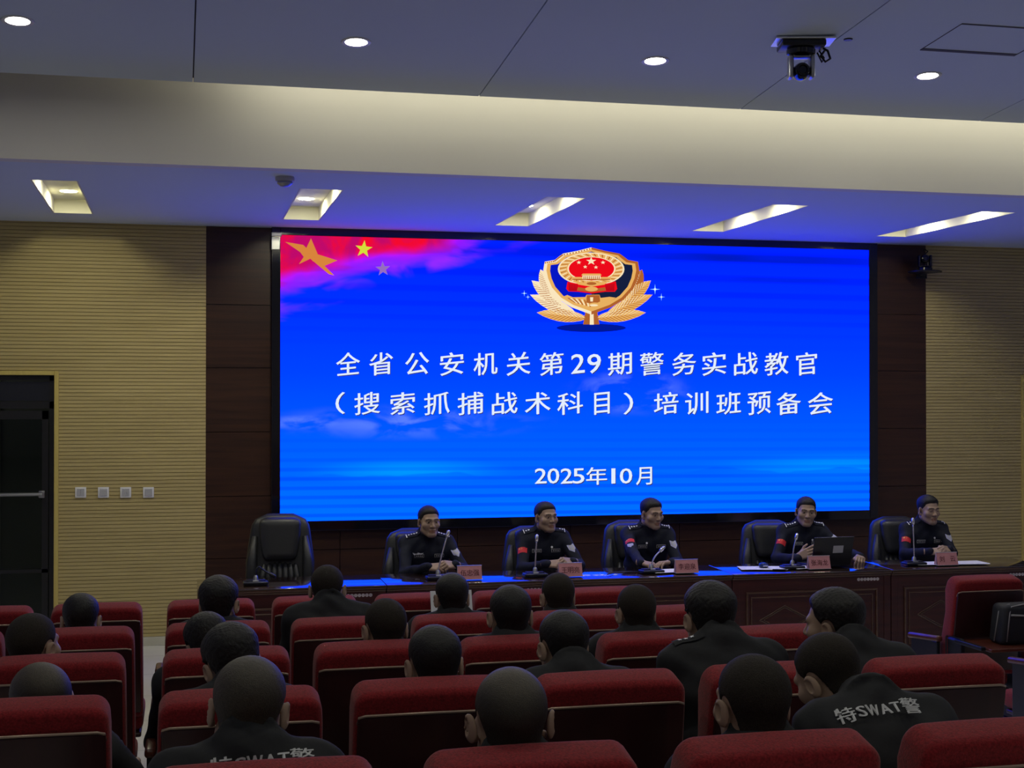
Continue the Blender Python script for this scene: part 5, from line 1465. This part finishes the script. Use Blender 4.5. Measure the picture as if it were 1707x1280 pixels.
AU['a0'] = listener('A', 0, 416, 1093, 0.46, 'shaven headed listener with white lettering across his jacket back, fifth row beside the narrow gap', -8, 6, 4, 'b', 'buzz', 'greybuzz', 1.02)
AU['d1'] = listener('D', 1, 546, 940, 0.52, 'cropped listener whose neck and shoulders show, second row before the empty leather chair', -10, 0, 0, 'a', 'buzz', 'buzz', 0.98)
AU['c1'] = listener('C', 1, 642, 996, 0.28, 'cropped listener with one ear showing, third row, fourth chair from the aisle', 10, 2, 0, 'a', 'buzz', 'buzz')
AU['d2'] = listener('D', 2, 753, 955, 0.28, 'listener in front of white paper sheet, second row', 0, 2, 0, 'c', 'short', scale=0.98)
AU['c2'] = listener('C', 2, 850, 975, 0.26, 'listener with smooth black hair and both ears showing, third row centre', 0, 0, 0, 'a', 'short')
AU['d3'] = listener('D', 3, 929, 953, 0.28, 'cropped listener hiding part of a pink name card, second row', 2, 0, 0, 'c', 'buzz', 'buzz')
AU['c3'] = listener('C', 3, 1059, 972, 0.26, 'cropped listener third row, second chair from the wide aisle', 4, 0, 0, 'c', 'buzz', 'buzz', 0.97)
AU['b1'] = listener('B', 1, 724, 1043, 0.30, 'black haired listener fourth row, fourth chair from the wide aisle', 4, 4, 0, 'a', 'short', scale=1.0)
AU['b2'] = listener('B', 2, 938, 1018, 0.52, 'listener with turned up dark collar leaning forward, fourth row centre', 12, 4, 0, 'a', 'short', scale=0.98)
AU['b3'] = listener('B', 3, 1181, 972, 0.52, 'tall black haired listener with a shoulder board, fourth row, leaning forward', 4, 0, 0, 'a', 'full', scale=0.98)
AU['b4'] = listener('B', 4, 1388, 985, 0.58, 'listener turned in profile towards the screen, black hair, fourth row aisle seat', 42, 4, 0, 'a', 'full', scale=1.0)
AU['a1'] = listener('A', 1, 850, 1107, 0.22, 'shaven headed listener with protruding ears, fifth row, fourth chair from the wide aisle', 0, 0, 0, 'f', 'thin', 'buzz', 1.02, bald_or_lit=True)  # not balding: the pale crown is overhead light put into the hair colour
AU['a2'] = listener('A', 2, 1253, 1088, 0.27, 'listener with close cropped black hair, fifth row, third chair from the wide aisle', 6, 2, 0, 'a', 'buzz', 'buzz', 1.02)
AU['a3'] = listener('A', 3, 1382, 1062, 0.74, 'listener bent forward with white lettering across his jacket back, fifth row, near the wide aisle', 22, 26, -6, 'a', 'buzz', 'buzz', 1.0)


def back_text(P, px, py, width, slope):
    """white writing across the back of a jacket"""
    o, d = ray(px, py); shapes = []; pos = -width / 2
    hts = width / 6.0
    for ch, wd in (('特', 0.235), ('S', 0.11), ('W', 0.16), ('A', 0.13), ('T', 0.115), ('警', 0.25)):
        V, T = text_mesh(ch); big = ch in '特警'
        w_ = width * wd * 0.90; hh = hts * (1.28 if big else 0.88)
        for ox in (0, 0.0022):
            U = np.stack([V[:, 0] / V[:, 0].max() * w_ + pos + ox, (V[:, 1] / V[:, 1].max() - 0.5) * hh], 1)
            c, s_ = math.cos(slope), math.sin(slope); U = np.stack([U[:, 0] * c - U[:, 1] * s_, U[:, 0] * s_ + U[:, 1] * c], 1)
            shapes.append(((U, T), 0))
        pos += width * wd
    return sew(P, 'back_lettering', [GRY], o, d, shapes, up=Vector((0, 0.2, 1)), lift=0.004)


back_text(AU['a3'], 1462, 1187, 0.235, 0.0)
back_text(AU['a0'], 440, 1272, 0.235, 0.05)
P = AU['b3']; c = P['N'].lerp(P['SL'], 0.75)
sew(P, 'shoulder_board', [M['jacket'], WHI], c + Vector((0, -0.05, 0.25)), (0, 0.2, -1), [(rect(0.11, 0.042), 0)] + [(st5(-0.03 + 0.022 * k, 0, 0.010), 1) for k in range(3)], up=Vector((0, 1, 0)), lift=0.006)

# sheet of white paper leaning on a front-row chair back
p0, p1 = at(719, 1020, 7.70), at(788, 984, 7.70)
m = MB(); m.poly([(p0.x, 7.66, 0.80), (p1.x, 7.66, 0.80), (p1.x, 7.735, p1.z), (p0.x, 7.735, p1.z)], (0, 0.002, 0))
tag(m.build('paper_sheet', M['paper'], None), 'white paper sheet leaning on a front row chair back, half hidden by a head', 'paper')
